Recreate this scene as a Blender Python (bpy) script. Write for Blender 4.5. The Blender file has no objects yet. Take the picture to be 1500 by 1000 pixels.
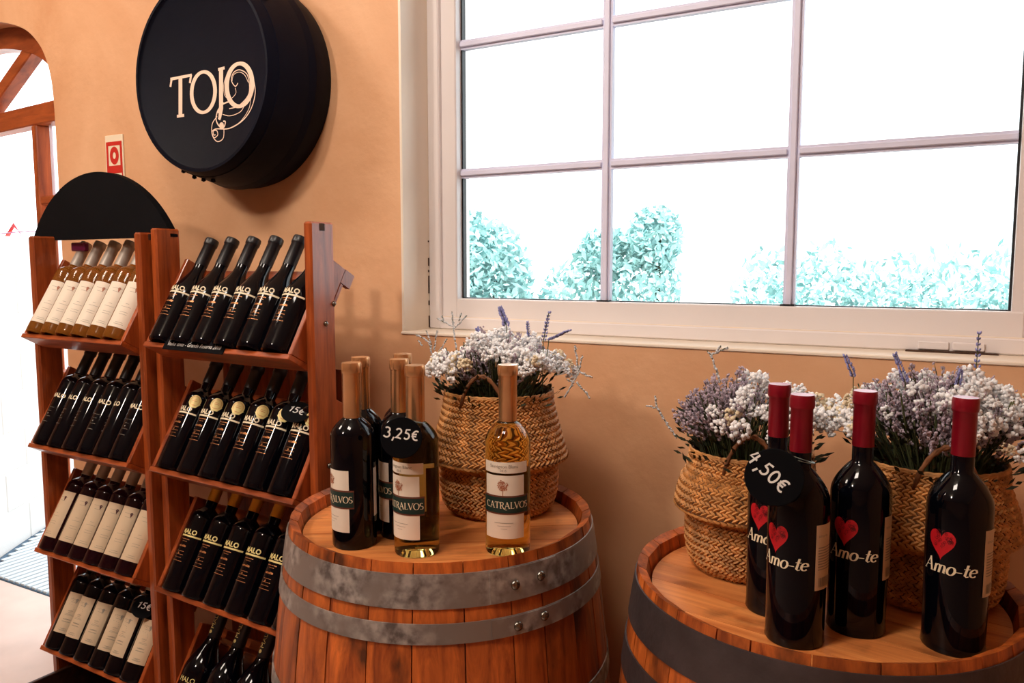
import bpy, bmesh, math, random
from mathutils import Vector, Matrix
random.seed(7)
S = bpy.context.scene
COL = S.collection
PI = math.pi
R_ = math.radians

# ------------------------------------------------------------ camera, light, exposure
EYE = Vector((0, 0, 1.40))
cd = bpy.data.cameras.new('camera'); cam = bpy.data.objects.new('camera', cd); COL.objects.link(cam)
cam.location = EYE
cam.rotation_euler = (R_(90-5.5), 0, R_(29))
cd.sensor_width = 36; cd.lens = 36*1150/1500; cd.clip_start = .05; cd.clip_end = 200
S.camera = cam
vs = S.view_settings
vs.view_transform = 'Standard'; vs.look = 'None'; vs.exposure = 0.2; vs.gamma = 1; vs.use_curve_mapping = False
S.cycles.max_bounces = 8; S.cycles.transparent_max_bounces = 12; S.cycles.transmission_bounces = 8
S.cycles.sample_clamp_indirect = 4; S.cycles.caustics_reflective = False; S.cycles.caustics_refractive = False

w = bpy.data.worlds.new('sky'); S.world = w; w.use_nodes = True
bg = w.node_tree.nodes['Background']; bg.inputs[0].default_value = (.90, .955, 1, 1); bg.inputs[1].default_value = 3.5

def light(name, kind, loc, target, power, color, size=.3, sy=None):
    l = bpy.data.lights.new(name, kind); o = bpy.data.objects.new(name, l); COL.objects.link(o)
    o.location = loc; l.energy = power; l.color = color
    if kind == 'AREA':
        l.size = size
        if sy: l.shape = 'RECTANGLE'; l.size_y = sy
    if kind == 'POINT': l.shadow_soft_size = size
    if kind == 'SUN': l.angle = size
    d = Vector(target)-Vector(loc); o.rotation_euler = d.to_track_quat('-Z', 'Y').to_euler()
    return o
light('sun', 'SUN', (0, -8, 12), (3, 4, 0), 4.0, (1, .96, .88), .03)
light('ceiling_lamp_near_wall', 'AREA', (-2.7, .20, 2.9), (-2.2, 1.5, 1.5), 20, (1, .86, .73), .5)
light('ceiling_lamp_over_barrels', 'AREA', (-.75, .15, 2.95), (-.7, 1.5, 1.5), 27, (1, .88, .77), .5)
light('fill_light_behind', 'AREA', (-1.7, -1.2, 2.9), (-1.4, 1.4, 1.3), 22, (1, .85, .72), .2)  # added frontal fill from behind the camera, not a fitting of the room

# ------------------------------------------------------------ materials
MATS = {}
def nodes(name):
    m = bpy.data.materials.new(name); m.use_nodes = True; MATS[name] = m
    nt = m.node_tree; return m, nt, nt.nodes['Principled BSDF']
def lin(c):
    return tuple(((v/255)/12.92 if v/255 <= .04045 else ((v/255+.055)/1.055)**2.4) for v in c)+(1,)
def plain(name, rgb, rough=.5, metal=0, var=0., scale=20, bump=0., bscale=60, spec=None, coat=0, trans=0, ior=None, sub=0):
    m, nt, p = nodes(name); c = lin(rgb)
    p.inputs['Base Color'].default_value = c; p.inputs['Roughness'].default_value = rough; p.inputs['Metallic'].default_value = metal
    if spec is not None: p.inputs['Specular IOR Level'].default_value = spec
    if sub: p.inputs['Subsurface Weight'].default_value = sub; p.inputs['Subsurface Scale'].default_value = .01; p.inputs['Subsurface Radius'].default_value = (1, 1, 1)
    if coat: p.inputs['Coat Weight'].default_value = coat; p.inputs['Coat Roughness'].default_value = .05
    if trans: p.inputs['Transmission Weight'].default_value = trans
    if ior: p.inputs['IOR'].default_value = ior
    tc = nt.nodes.new('ShaderNodeTexCoord')
    if var:
        n = nt.nodes.new('ShaderNodeTexNoise'); n.inputs['Scale'].default_value = scale; n.inputs['Detail'].default_value = 6
        nt.links.new(tc.outputs['Object'], n.inputs['Vector'])
        r = nt.nodes.new('ShaderNodeValToRGB'); r.color_ramp.elements[0].position = .3; r.color_ramp.elements[1].position = .7
        r.color_ramp.elements[0].color = tuple(v*(1-var) for v in c[:3])+(1,); r.color_ramp.elements[1].color = tuple(min(1, v*(1+var)) for v in c[:3])+(1,)
        nt.links.new(n.outputs['Fac'], r.inputs['Fac']); nt.links.new(r.outputs['Color'], p.inputs['Base Color'])
    if bump:
        n = nt.nodes.new('ShaderNodeTexNoise'); n.inputs['Scale'].default_value = bscale; n.inputs['Detail'].default_value = 5
        nt.links.new(tc.outputs['Object'], n.inputs['Vector'])
        b = nt.nodes.new('ShaderNodeBump'); b.inputs['Strength'].default_value = bump; b.inputs['Distance'].default_value = .01
        nt.links.new(n.outputs['Fac'], b.inputs['Height']); nt.links.new(b.outputs['Normal'], p.inputs['Normal'])
    return m
def wood(name, dark, light_, scale=(14, 14, 1.2), rough=.4, stain=0., randv=.25, bump=.15):
    m, nt, p = nodes(name); N = nt.nodes.new; L = nt.links.new
    tc = N('ShaderNodeTexCoord'); oi = N('ShaderNodeObjectInfo')
    add = N('ShaderNodeVectorMath'); add.operation = 'MULTIPLY_ADD'
    comb = N('ShaderNodeCombineXYZ'); L(oi.outputs['Random'], comb.inputs[0]); L(oi.outputs['Random'], comb.inputs[1]); L(oi.outputs['Random'], comb.inputs[2])
    L(comb.outputs[0], add.inputs[0]); add.inputs[1].default_value = (7, 11, 13); L(tc.outputs['Object'], add.inputs[2])
    mp = N('ShaderNodeMapping'); mp.inputs['Scale'].default_value = scale; L(add.outputs[0], mp.inputs[0])
    n1 = N('ShaderNodeTexNoise'); n1.inputs['Scale'].default_value = 3; n1.inputs['Detail'].default_value = 8; n1.inputs['Roughness'].default_value = .65; n1.inputs['Distortion'].default_value = .6
    L(mp.outputs[0], n1.inputs['Vector'])
    r = N('ShaderNodeValToRGB'); e = r.color_ramp.elements; e[0].position = .32; e[1].position = .68; e[0].color = lin(dark); e[1].color = lin(light_)
    L(n1.outputs['Fac'], r.inputs['Fac'])
    hsv = N('ShaderNodeHueSaturation'); L(r.outputs['Color'], hsv.inputs['Color'])
    mr = N('ShaderNodeMapRange'); mr.inputs['To Min'].default_value = 1-randv; mr.inputs['To Max'].default_value = 1+randv
    L(oi.outputs['Random'], mr.inputs['Value']); L(mr.outputs[0], hsv.inputs['Value'])
    out = hsv.outputs['Color']
    if stain:
        n2 = N('ShaderNodeTexNoise'); n2.inputs['Scale'].default_value = 9; n2.inputs['Detail'].default_value = 7
        mp2 = N('ShaderNodeMapping'); mp2.inputs['Scale'].default_value = (1.6, 1.6, .8); L(add.outputs[0], mp2.inputs[0]); L(mp2.outputs[0], n2.inputs['Vector'])
        r2 = N('ShaderNodeValToRGB'); r2.color_ramp.elements[0].position = .56; r2.color_ramp.elements[1].position = .72; r2.color_ramp.elements[0].color = (0, 0, 0, 1); r2.color_ramp.elements[1].color = (stain, stain, stain, 1)
        L(n2.outputs['Fac'], r2.inputs['Fac'])
        mx = N('ShaderNodeMix'); mx.data_type = 'RGBA'; L(r2.outputs['Color'], mx.inputs[0]); L(out, mx.inputs[6]); mx.inputs[7].default_value = lin((40, 20, 12)); out = mx.outputs[2]
    L(out, p.inputs['Base Color']); p.inputs['Roughness'].default_value = rough
    if 'rack' in name: p.inputs['Coat Weight'].default_value = .55; p.inputs['Coat Roughness'].default_value = .16
    b = N('ShaderNodeBump'); b.inputs['Strength'].default_value = bump; b.inputs['Distance'].default_value = .003; L(n1.outputs['Fac'], b.inputs['Height']); L(b.outputs['Normal'], p.inputs['Normal'])
    return m

def plaster():
    m, nt, p = nodes('wall_plaster'); N = nt.nodes.new; L = nt.links.new
    tc = N('ShaderNodeTexCoord')
    n1 = N('ShaderNodeTexNoise'); n1.inputs['Scale'].default_value = 1.6; n1.inputs['Detail'].default_value = 8; n1.inputs['Roughness'].default_value = .6; n1.inputs['Distortion'].default_value = .8
    L(tc.outputs['Object'], n1.inputs['Vector'])
    r = N('ShaderNodeValToRGB'); e = r.color_ramp.elements; e[0].position = .3; e[1].position = .7; e[0].color = lin((212, 156, 112)); e[1].color = lin((232, 184, 142))
    L(n1.outputs['Fac'], r.inputs['Fac']); L(r.outputs['Color'], p.inputs['Base Color']); p.inputs['Roughness'].default_value = .6
    n2 = N('ShaderNodeTexNoise'); n2.inputs['Scale'].default_value = 7; n2.inputs['Detail'].default_value = 9; L(tc.outputs['Object'], n2.inputs['Vector'])
    b = N('ShaderNodeBump'); b.inputs['Strength'].default_value = .35; b.inputs['Distance'].default_value = .02; L(n2.outputs['Fac'], b.inputs['Height']); L(b.outputs['Normal'], p.inputs['Normal'])
    return m
WALL = plaster()
CREAM = plain('cream_paint', (240, 226, 208), .45, var=.05, scale=3, bump=.1, bscale=12)
UPVC = plain('window_white', (232, 226, 226), .4, var=.03, scale=4)
MUNT = plain('muntin_grey', (222, 224, 248), .5, var=.03)
GASKET = plain('gasket_black', (14, 18, 24), .5)
GRIME = plain('grime', (70, 45, 30), .9, var=.3, scale=40)
FLOOR = plain('floor_stone', (200, 176, 164), .45, var=.10, scale=5, bump=.1, bscale=9)
CEIL = plain('ceiling_paint', (235, 225, 210), .8, var=.03)
RACK = wood('rack_wood', (116, 46, 14), (188, 90, 38), (16, 16, 1.5), .38, 0, .12)
RACKH = wood('rack_wood_across', (116, 46, 14), (188, 90, 38), (1.5, 16, 16), .38, 0, .12)
OAK = wood('stave_oak', (112, 44, 14), (214, 112, 46), (13, 13, 1.6), .42, .9, .30, .3)
HEAD = wood('head_oak', (190, 104, 50), (236, 156, 88), (1.6, 16, 16), .38, .5, .18, .2)
CHIME = wood('chime_oak', (130, 80, 50), (180, 120, 80), (16, 16, 2), .5, .5, .2)
DOORW = wood('door_wood', (124, 52, 18), (188, 94, 44), (1.5, 10, 10), .45, 0, .1)
DOORV = wood('door_wood_upright', (124, 52, 18), (188, 94, 44), (10, 10, 1.5), .45, 0, .1)
def hoopmat():
    m, nt, p = nodes('galvanised_hoop'); N = nt.nodes.new; L = nt.links.new
    tc = N('ShaderNodeTexCoord'); n = N('ShaderNodeTexNoise'); n.inputs['Scale'].default_value = 55; n.inputs['Detail'].default_value = 9; L(tc.outputs['Object'], n.inputs['Vector'])
    v = N('ShaderNodeTexNoise'); v.inputs['Scale'].default_value = 13; v.inputs['Detail'].default_value = 8; L(tc.outputs['Object'], v.inputs['Vector'])
    r = N('ShaderNodeValToRGB'); e = r.color_ramp.elements; e[0].position = .35; e[1].position = .62; e[0].color = lin((112, 106, 104)); e[1].color = lin((196, 194, 190)); L(n.outputs['Fac'], r.inputs['Fac'])
    mx = N('ShaderNodeMix'); mx.data_type = 'RGBA'; r2 = N('ShaderNodeValToRGB'); r2.color_ramp.elements[0].position = .42; r2.color_ramp.elements[1].position = .6
    L(v.outputs['Fac'], r2.inputs['Fac']); L(r2.outputs['Color'], mx.inputs[0]); mx.inputs[6].default_value = lin((146, 139, 134)); L(r.outputs['Color'], mx.inputs[7]); L(mx.outputs[2], p.inputs['Base Color'])
    p.inputs['Metallic'].default_value = .6; p.inputs['Roughness'].default_value = .45
    b = N('ShaderNodeBump'); b.inputs['Strength'].default_value = .2; b.inputs['Distance'].default_value = .002; L(n.outputs['Fac'], b.inputs['Height']); L(b.outputs['Normal'], p.inputs['Normal'])
    return m
HOOP = hoopmat()
HOOPD = plain('dark_hoop', (72, 63, 64), .5, .45, var=.35, scale=14, bump=.15)
STEEL = plain('bolt_steel', (130, 128, 120), .25, 1)
NAVY = plain('navy_paint', (5, 8, 24), .55, var=.25, scale=4, bump=.15, bscale=14, spec=.12)
BLACKB = plain('blackboard', (8, 8, 12), .85, var=.25, scale=7, spec=.12)
SIGNW = plain('sign_lettering', (245, 214, 190), .6)
CHALK = plain('chalk', (240, 238, 232), .9)
CHALKD = plain('faint_chalk', (150, 146, 142), .9)
GLASSB = plain('black_glass', (4, 5, 11), .05, spec=.3)
GLASSP = plain('plum_glass', (26, 5, 12), .05, spec=.3)
GLASSA = plain('amber_wine', (255, 228, 130), .0, trans=1, ior=1.33)
GLASSR = plain('rose_wine', (214, 132, 52), .03, trans=.75, ior=1.33)
GOLDC = plain('bronze_capsule', (214, 164, 116), .26, .75, var=.08, scale=50)
GOLDY = plain('yellow_gold_capsule', (206, 150, 40), .35, .5)
REDC = plain('red_capsule', (140, 10, 34), .34, .25, var=.15, scale=30)
GREYC = plain('grey_capsule', (176, 166, 156), .4, .3)
BLACKC = plain('black_capsule', (14, 14, 20), .38)
PAPER = plain('label_paper', (238, 226, 208), .6)
PAPERC = plain('label_cream', (214, 190, 158), .65, var=.04)
GREENL = plain('label_dark_green', (18, 50, 46), .45)
BROWNL = plain('label_brown_edge', (110, 60, 44), .5)
CREAMT = plain('label_cream_letters', (240, 224, 190), .5)
GREYT = plain('label_grey_print', (150, 140, 126), .6)
TREE = plain('label_tree_print', (176, 110, 80), .6)
REDH = plain('red_heart', (190, 22, 34), .4)
DARKR = plain('heart_swirls', (70, 6, 16), .4)
GOLDT = plain('label_copper_print', (196, 130, 80), .35, .5)
GOLDS = plain('medal_gold', (230, 212, 140), .4, .1)
YBACK = plain('back_label_gold', (214, 150, 40), .6)
WHITE = plain('sign_white', (240, 224, 196), .5)
RED = plain('sign_red', (200, 40, 28), .5)
SEAG = plain('seagrass', (196, 138, 78), .6, var=.42, scale=55)
SEAGD = plain('seagrass_inner', (96, 60, 34), .8, var=.3, scale=30)
HANDL = plain('handle_grass', (132, 84, 50), .7, var=.4, scale=60)
PETAL = plain('statice_white', (252, 251, 252), .8, sub=.5)
PETALC = plain('statice_cream', (226, 208, 176), .8, var=.1, scale=60)
LAV = plain('lavender_blue', (134, 136, 186), .8, var=.5, scale=160)
LIMO = plain('limonium_mauve', (176, 160, 172), .8, var=.3, scale=80)
LIMB = plain('limonium_brown', (120, 92, 84), .8, var=.3, scale=80)
STEM = plain('dry_stem', (74, 80, 44), .8, var=.3, scale=40)
STEMD = plain('dark_leaf', (40, 46, 26), .8, var=.4, scale=40)
SILVER = plain('pale_statice', (196, 198, 200), .8, var=.2, scale=90)
WIRE = plain('wire', (150, 160, 150), .3, .8)
MAUVE = plain('mauve_plastic', (120, 30, 80), .4)
PINK = plain('bunting_pink', (230, 110, 130), .7)
LEAF = plain('hedge_leaf', (146, 190, 190), .6, var=.3, scale=9)
GROUND = plain('bright_gravel', (225, 220, 212), .9, var=.05, scale=20)
BLOCKM = plain('white_block', (196, 193, 190), .8, var=.03, scale=6, bump=.1)
MATM = plain('mat_dark', (60, 84, 104), .7)
MATL = plain('mat_light', (190, 200, 205), .7)
def paneglass():
    m, nt, p = nodes('window_glass'); nt.nodes.remove(p); N = nt.nodes.new; L = nt.links.new
    t = N('ShaderNodeBsdfTransparent'); g = N('ShaderNodeBsdfGlossy'); g.inputs['Roughness'].default_value = .0
    t.inputs[0].default_value = (.97, .985, .98, 1); f = N('ShaderNodeFresnel'); f.inputs[0].default_value = 1.2; x = N('ShaderNodeMixShader')
    L(f.outputs[0], x.inputs[0]); L(t.outputs[0], x.inputs[1]); L(g.outputs[0], x.inputs[2]); L(x.outputs[0], nt.nodes['Material Output'].inputs[0]); return m
PANE = paneglass()

# ------------------------------------------------------------ object helpers
def mesh(name, verts, faces, mats, idx=None, smooth=False, auto=None):
    me = bpy.data.meshes.new(name); me.from_pydata([tuple(v) for v in verts], [], faces)
    if not isinstance(mats, (list, tuple)): mats = [mats]
    for m in mats: me.materials.append(m)
    if idx:
        for p, i in zip(me.polygons, idx): p.material_index = i
    if smooth: me.polygons.foreach_set('use_smooth', [True]*len(me.polygons))
    me.update()
    if auto and hasattr(me, 'set_sharp_from_angle'): me.set_sharp_from_angle(angle=R_(auto))
    return me
def link(name, me, parent=None, M=None):
    o = bpy.data.objects.new(name, me); COL.objects.link(o)
    if parent: o.parent = parent
    if M is not None: o.matrix_basis = M
    return o
def tag(o, label=None, cat=None, group=None, kind=None):
    if label: o['label'] = label
    if cat: o['category'] = cat
    if group: o['group'] = group
    if kind: o['kind'] = kind
    return o
def empty(name, M=None): return link(name, None, None, M)
def T(x, y, z): return Matrix.Translation((x, y, z))
def RZ(a): return Matrix.Rotation(a, 4, 'Z')
def RX(a): return Matrix.Rotation(a, 4, 'X')
class MB:
    def __init__(s): s.v = []; s.f = []; s.i = []; s.mi = 0
    def add(s, v, f):
        n = len(s.v); s.v += [tuple(p) for p in v]; s.f += [tuple(n+k for k in q) for q in f]; s.i += [s.mi]*len(f)
    def box(s, x0, x1, y0, y1, z0, z1, M=None, bev=0):
        if bev:
            b = bev; vs_ = []
            for (x, sx) in ((x0, 1), (x1, -1)):
                for (y, sy) in ((y0, 1), (y1, -1)):
                    for (z, sz) in ((z0, 1), (z1, -1)):
                        vs_ += [(x, y+sy*b, z+sz*b), (x+sx*b, y, z+sz*b), (x+sx*b, y+sy*b, z)]
            bm = bmesh.new()
            for p in vs_: bm.verts.new(p)
            bmesh.ops.convex_hull(bm, input=bm.verts[:]); bm.verts.index_update()
            bmesh.ops.dissolve_limit(bm, angle_limit=.02, verts=bm.verts[:], edges=bm.edges[:]); bm.verts.index_update()
            V = [p.co.copy() for p in bm.verts]; F = [[q.index for q in g.verts] for g in bm.faces]; bm.free()
            if M is not None: V = [M @ p for p in V]
            s.add(V, F); return
        V = [Vector(p) for p in ((x0, y0, z0), (x1, y0, z0), (x1, y1, z0), (x0, y1, z0), (x0, y0, z1), (x1, y0, z1), (x1, y1, z1), (x0, y1, z1))]
        if M is not None: V = [M @ p for p in V]
        s.add(V, [(0, 3, 2, 1), (4, 5, 6, 7), (0, 1, 5, 4), (1, 2, 6, 5), (2, 3, 7, 6), (3, 0, 4, 7)])
    def tube(s, pts, r, n=6, cap=True):
        pts = [Vector(p) for p in pts]; rs = r if isinstance(r, (list, tuple)) else [r]*len(pts); V = []; prev = None
        for i, p in enumerate(pts):
            t = (pts[min(i+1, len(pts)-1)]-pts[max(i-1, 0)]).normalized()
            if prev is None: a = t.orthogonal().normalized()
            else: a = (prev-t*prev.dot(t)); a = a.normalized() if a.length > 1e-6 else t.orthogonal().normalized()
            prev = a; b = t.cross(a)
            V += [p+rs[i]*(a*math.cos(2*PI*k/n)+b*math.sin(2*PI*k/n)) for k in range(n)]
        F = [(i*n+k, i*n+(k+1) % n, (i+1)*n+(k+1) % n, (i+1)*n+k) for i in range(len(pts)-1) for k in range(n)]
        if cap: F += [tuple(range(n))[::-1], tuple(range((len(pts)-1)*n, len(pts)*n))]
        s.add(V, F)
    def blob(s, c, r, sq=1, d=None):
        c = Vector(c); P = [(0, 0, 1), (.9, 0, .3), (0, .9, .3), (-.9, 0, .3), (0, -.9, .3), (.6, .6, -.5), (-.6, .6, -.5), (-.6, -.6, -.5), (.6, -.6, -.5), (0, 0, -.9)]
        F = [(0, 1, 2), (0, 2, 3), (0, 3, 4), (0, 4, 1), (1, 5, 2), (2, 6, 3), (3, 7, 4), (4, 8, 1), (5, 6, 2), (6, 7, 3), (7, 8, 4), (8, 5, 1), (9, 6, 5), (9, 7, 6), (9, 8, 7), (9, 5, 8)]
        q = Vector(d).to_track_quat('Z', 'Y') if d is not None else None
        V = []
        for p in P:
            p = Vector(p)*r; p.z *= sq
            if q: p = q @ p
            V.append(c+p)
        s.add(V, F)
    def me(s, name, mats, smooth=False, auto=None): return mesh(name, s.v, s.f, mats, s.i if s.mi or any(s.i) else None, smooth, auto)
    def build(s, name, mats, parent=None, smooth=False, M=None, auto=None): return link(name, s.me(name, mats, smooth, auto), parent, M)
def lathe(prof, n=36, close=False):
    V = []; F = []; rings = []
    for r, z in prof:
        if r < 1e-6: rings.append([len(V)]); V.append((0, 0, z))
        else: rings.append(list(range(len(V), len(V)+n))); V += [(r*math.sin(2*PI*k/n), -r*math.cos(2*PI*k/n), z) for k in range(n)]
    for a, b in zip(rings, rings[1:]):
        for k in range(n):
            k2 = (k+1) % n
            if len(a) == 1 and len(b) == 1: continue
            if len(a) == 1: F.append((a[0], b[k2], b[k]))
            elif len(b) == 1: F.append((a[k], a[k2], b[0]))
            else: F.append((a[k], a[k2], b[k2], b[k]))
    return V, F

# ------------------------------------------------------------ drawn lettering (flat ink mapped to a plane or round a bottle)
class Ink:      # every stroke sits a hair above the one before it
    def __init__(s): s.v = []; s.f = []; s.d = []
    def depth(s):
        k = (s.d[-1] if s.d else 0)+1; s.d += [k]*(len(s.v)-len(s.d)); return s.d
    def fan(s, c, pts, rings=5):
        b = len(s.v); n = len(pts); s.v.append(tuple(c))
        for j in range(1, rings+1): s.v += [(c[0]+(x-c[0])*j/rings, c[1]+(y-c[1])*j/rings) for x, y in pts]
        for k in range(n):
            k2 = (k+1) % n; s.f.append((b, b+1+k, b+1+k2))
            for j in range(rings-1): o = b+1+j*n; s.f.append((o+k, o+n+k, o+n+k2, o+k2))
        s.depth()
    def ribbon(s, pts, w, closed=False, sx=1, off=(0, 0), shear=0, thin=None):
        n = len(pts); P = [Vector((p[0], p[1])) for p in pts]; base = len(s.v)
        for i in range(n):
            a = P[(i-1) % n] if closed or i else P[0]; b = P[(i+1) % n] if closed or i < n-1 else P[-1]
            t = (b-a); t = t.normalized() if t.length > 1e-9 else Vector((1, 0)); nn = Vector((-t.y, t.x))
            ww = w[i] if isinstance(w, (list, tuple)) else w
            if thin is not None: ww = thin+(ww-thin)*abs(t.y)**1.3
            for q in (P[i]+nn*ww/2, P[i]-nn*ww/2): s.v.append(((q.x+shear*q.y)*sx+off[0], q.y*sx+off[1]))
        m = n if closed else n-1
        for i in range(m):
            j = (i+1) % n; s.f.append((base+2*i, base+2*i+1, base+2*j+1, base+2*j))
        s.depth()
    def rect(s, x0, x1, y0, y1, k=1):
        b = len(s.v)
        for i in range(k+1): s.v += [(x0+(x1-x0)*i/k, y0), (x0+(x1-x0)*i/k, y1)]
        for i in range(k): s.f.append((b+2*i, b+2*i+2, b+2*i+3, b+2*i+1))
        s.depth()
    def poly(s, pts):
        b = len(s.v); s.v += [tuple(p) for p in pts]; s.f.append(tuple(range(b, b+len(pts)))); s.depth()
    def disc(s, cx, cy, r, n=10, ry=None): s.poly([(cx+r*math.cos(2*PI*k/n), cy+(ry or r)*math.sin(2*PI*k/n)) for k in range(n)])
    def text(s, body, size, off=(0, 0), align='CENTER', sx=1, shear=0, bold=0):
        c = bpy.data.curves.new('t', 'FONT'); c.body = body; c.size = size; c.align_x = align; c.resolution_u = 2; c.shear = shear; c.offset = bold
        o = bpy.data.objects.new('t', c); COL.objects.link(o); bpy.context.view_layer.update()
        m = bpy.data.meshes.new_from_object(o.evaluated_get(bpy.context.evaluated_depsgraph_get()))
        b = len(s.v); s.v += [(v.co.x*sx+off[0], v.co.y+off[1]) for v in m.vertices]; s.f += [tuple(b+k for k in p.vertices) for p in m.polygons]
        bpy.data.objects.remove(o); bpy.data.curves.remove(c); bpy.data.meshes.remove(m); s.depth()
    def flat(s, name, mat, d=0.0):       # lies in local XZ, faces -Y
        s.depth(); st = min(2e-5, 4e-4/max(s.d or [1])); return mesh(name, [(x, -d-st*k, z) for (x, z), k in zip(s.v, s.d)], s.f, mat)
    def cyl(s, name, mat, R, z0=0, phi=0, swap=False):
        V = []; s.depth(); st = min(1e-5, 2.5e-4/max(s.d or [1]))
        for (x, y), k in zip(s.v, s.d):
            if swap: x, y = -y, x
            a = phi+x/R; q = R+st*k; V.append((q*math.sin(a), -q*math.cos(a), z0+y))
        return mesh(name, V, s.f, mat)
def patch(name, mat, R, a0, a1, z0, z1, n=18, th=None):
    V = []; F = []
    for k in range(n+1):
        a = a0+(a1-a0)*k/n; V += [(R*math.sin(a), -R*math.cos(a), z0), (R*math.sin(a), -R*math.cos(a), z1)]
    F = [(2*k, 2*k+2, 2*k+3, 2*k+1) for k in range(n)]
    return mesh(name, V, F, mat, smooth=True)
def arc(cx, cy, rx, ry, a0, a1, n=16): return [(cx+rx*math.cos(R_(a0+(a1-a0)*k/n)), cy+ry*math.sin(R_(a0+(a1-a0)*k/n))) for k in range(n+1)]
def serif_text(ink, body, size, off, shear=0, thick=.15, thin=.055):
    adv = 0; L = []
    for ch in body:
        st = []; sc = 1.0
        if ch == 'C': st = [(arc(.42, .5, .38, .48, 48, 318), 1), ([(.68, .98), (.68, .76)], 0)]; wd = .82
        elif ch == 'c': st = []; wd = .8
        elif ch == 'A': st = [([(.06, 0), (.40, 1)], 2), ([(.38, 1), (.74, 0)], 1), ([(.18, .36), (.6, .36)], 0), ([(-.04, .02), (.2, .02)], 0), ([(.6, .02), (.88, .02)], 0)]; wd = .88
        elif ch == 'T': st = [([(.36, 0), (.36, 1)], 1), ([(.0, .97), (.72, .97)], 0), ([(.02, 1), (.0, .78)], 0), ([(.7, 1), (.72, .78)], 0), ([(.22, .02), (.5, .02)], 0)]; wd = .78
        elif ch == 'R': st = [([(.14, 0), (.14, 1)], 1), ([(.14, .97), (.3, .97)]+arc(.32, .74, .24, .23, 90, -90, 10)+[(.14, .5)], 1), ([(.34, .5), (.6, .02), (.85, -.18), (1.15, -.2)], 1), ([(.02, .02), (.28, .02)], 0)]; wd = .74
        elif ch == 'L': st = [([(.14, 0), (.14, 1)], 1), ([(.14, .03), (.56, .03), (.6, .2)], 0), ([(.02, .98), (.28, .98)], 0)]; wd = .64
        elif ch == 'V': st = [([(.04, 1), (.4, 0)], 1), ([(.38, 0), (.72, 1)], 2), ([(-.08, .98), (.18, .98)], 0), ([(.6, .98), (.84, .98)], 0)]; wd = .8
        elif ch == 'O': st = [(arc(.45, .5, .4, .49, 0, 345, 22), 'c')]; wd = .92
        elif ch == 'S': st = [(arc(.3, .74, .22, .23, 40, 250, 10)+arc(.3, .27, .24, .25, 80, -140, 10), 1)]; wd = .6
        elif ch == 'm': st = [([(.08, 0), (.08, .6)], 1), (arc(.24, .38, .16, .22, 170, 0, 8)+[(.4, 0)], 1), (arc(.56, .38, .16, .22, 180, 0, 8)+[(.72, .06), (.82, .04)], 1)]; wd = .88
        elif ch == 'o': st = [(arc(.28, .3, .24, .3, 0, 345, 16), 'c')]; wd = .58
        elif ch == 't': st = [([(.2, .9), (.16, .12), (.26, .02), (.4, .08)], 1), ([(.0, .6), (.4, .6)], 0)]; wd = .42
        elif ch == 'e': st = [([(.06, .32), (.46, .36)]+arc(.27, .32, .23, .28, 12, 320, 14), 1)]; wd = .52
        elif ch == '-': st = [([(.02, .28), (.42, .28)], 0)]; wd = .46
        else: wd = .4
        for p, k in st:
            p = [(q[0]+adv, q[1]) for q in p]
            if k == 0: ink.ribbon(p, thin, sx=size, off=off, shear=shear)
            elif k == 2: ink.ribbon(p, thin*1.2, sx=size, off=off, shear=shear)
            else: ink.ribbon(p, thick, closed=(k == 'c'), sx=size, off=off, shear=shear, thin=thin)
        adv += wd
    return adv*size
CH = {'3': [arc(.3, .75, .26, .24, 140, -80, 10)+arc(.28, .28, .32, .27, 80, -150, 10)], ',': [[(.22, .1), (.08, -.3)]],
      '2': [arc(.3, .72, .26, .26, 160, -20, 8)+[(.3, .3), (.04, .02), (.3, .08), (.6, .0)]], '5': [[(.62, 1), (.22, .96), (.16, .6)]+arc(.3, .33, .28, .3, 100, -140, 10)],
      '4': [[(.3, 1), (.02, .45), (.62, .5)], [(.5, .95), (.34, -.02)]], '0': [arc(.32, .5, .27, .48, 80, 440, 18)], '1': [[(.05, .72), (.3, 1), (.2, 0)]],
      '€': [arc(.45, .48, .36, .46, 60, 300, 12), [(-.02, .6), (.5, .62)], [(-.02, .38), (.46, .4)]]}
def chalk_text(ink, body, size, rot, center, w_=.16):
    adv = 0; tmp = Ink()
    for ch in body:
        for st in CH[ch]: tmp.ribbon([(x+adv, y) for x, y in st], w_)
        adv += .34 if ch == ',' else .5 if ch == '1' else .82
    c, s_ = math.cos(rot), math.sin(rot); b = len(ink.v)
    for x, y in tmp.v:
        x = (x-adv/2)*size; y = (y-.5)*size; ink.v.append((center[0]+x*c-y*s_, center[1]+x*s_+y*c))
    ink.f += [tuple(b+k for k in f) for f in tmp.f]; ink.depth(); o_ = ink.d[b]; ink.d[b:] = [o_+k for k in tmp.d]
ORD = ['leftmost', 'second', 'third', 'fourth', 'fifth', 'sixth']

def smooth_pts(pts, n=6):
    out = []; P = [Vector((p[0], p[1])) for p in pts]
    for i in range(len(P)-1):
        p0 = P[max(i-1, 0)]; p1 = P[i]; p2 = P[i+1]; p3 = P[min(i+2, len(P)-1)]
        for k in range(n):
            t = k/n; out.append(tuple(.5*((2*p1)+(p2-p0)*t+(2*p0-5*p1+4*p2-p3)*t*t+(3*p1-p0-3*p2+p3)*t**3)))
    out.append(tuple(P[-1])); return out

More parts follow.
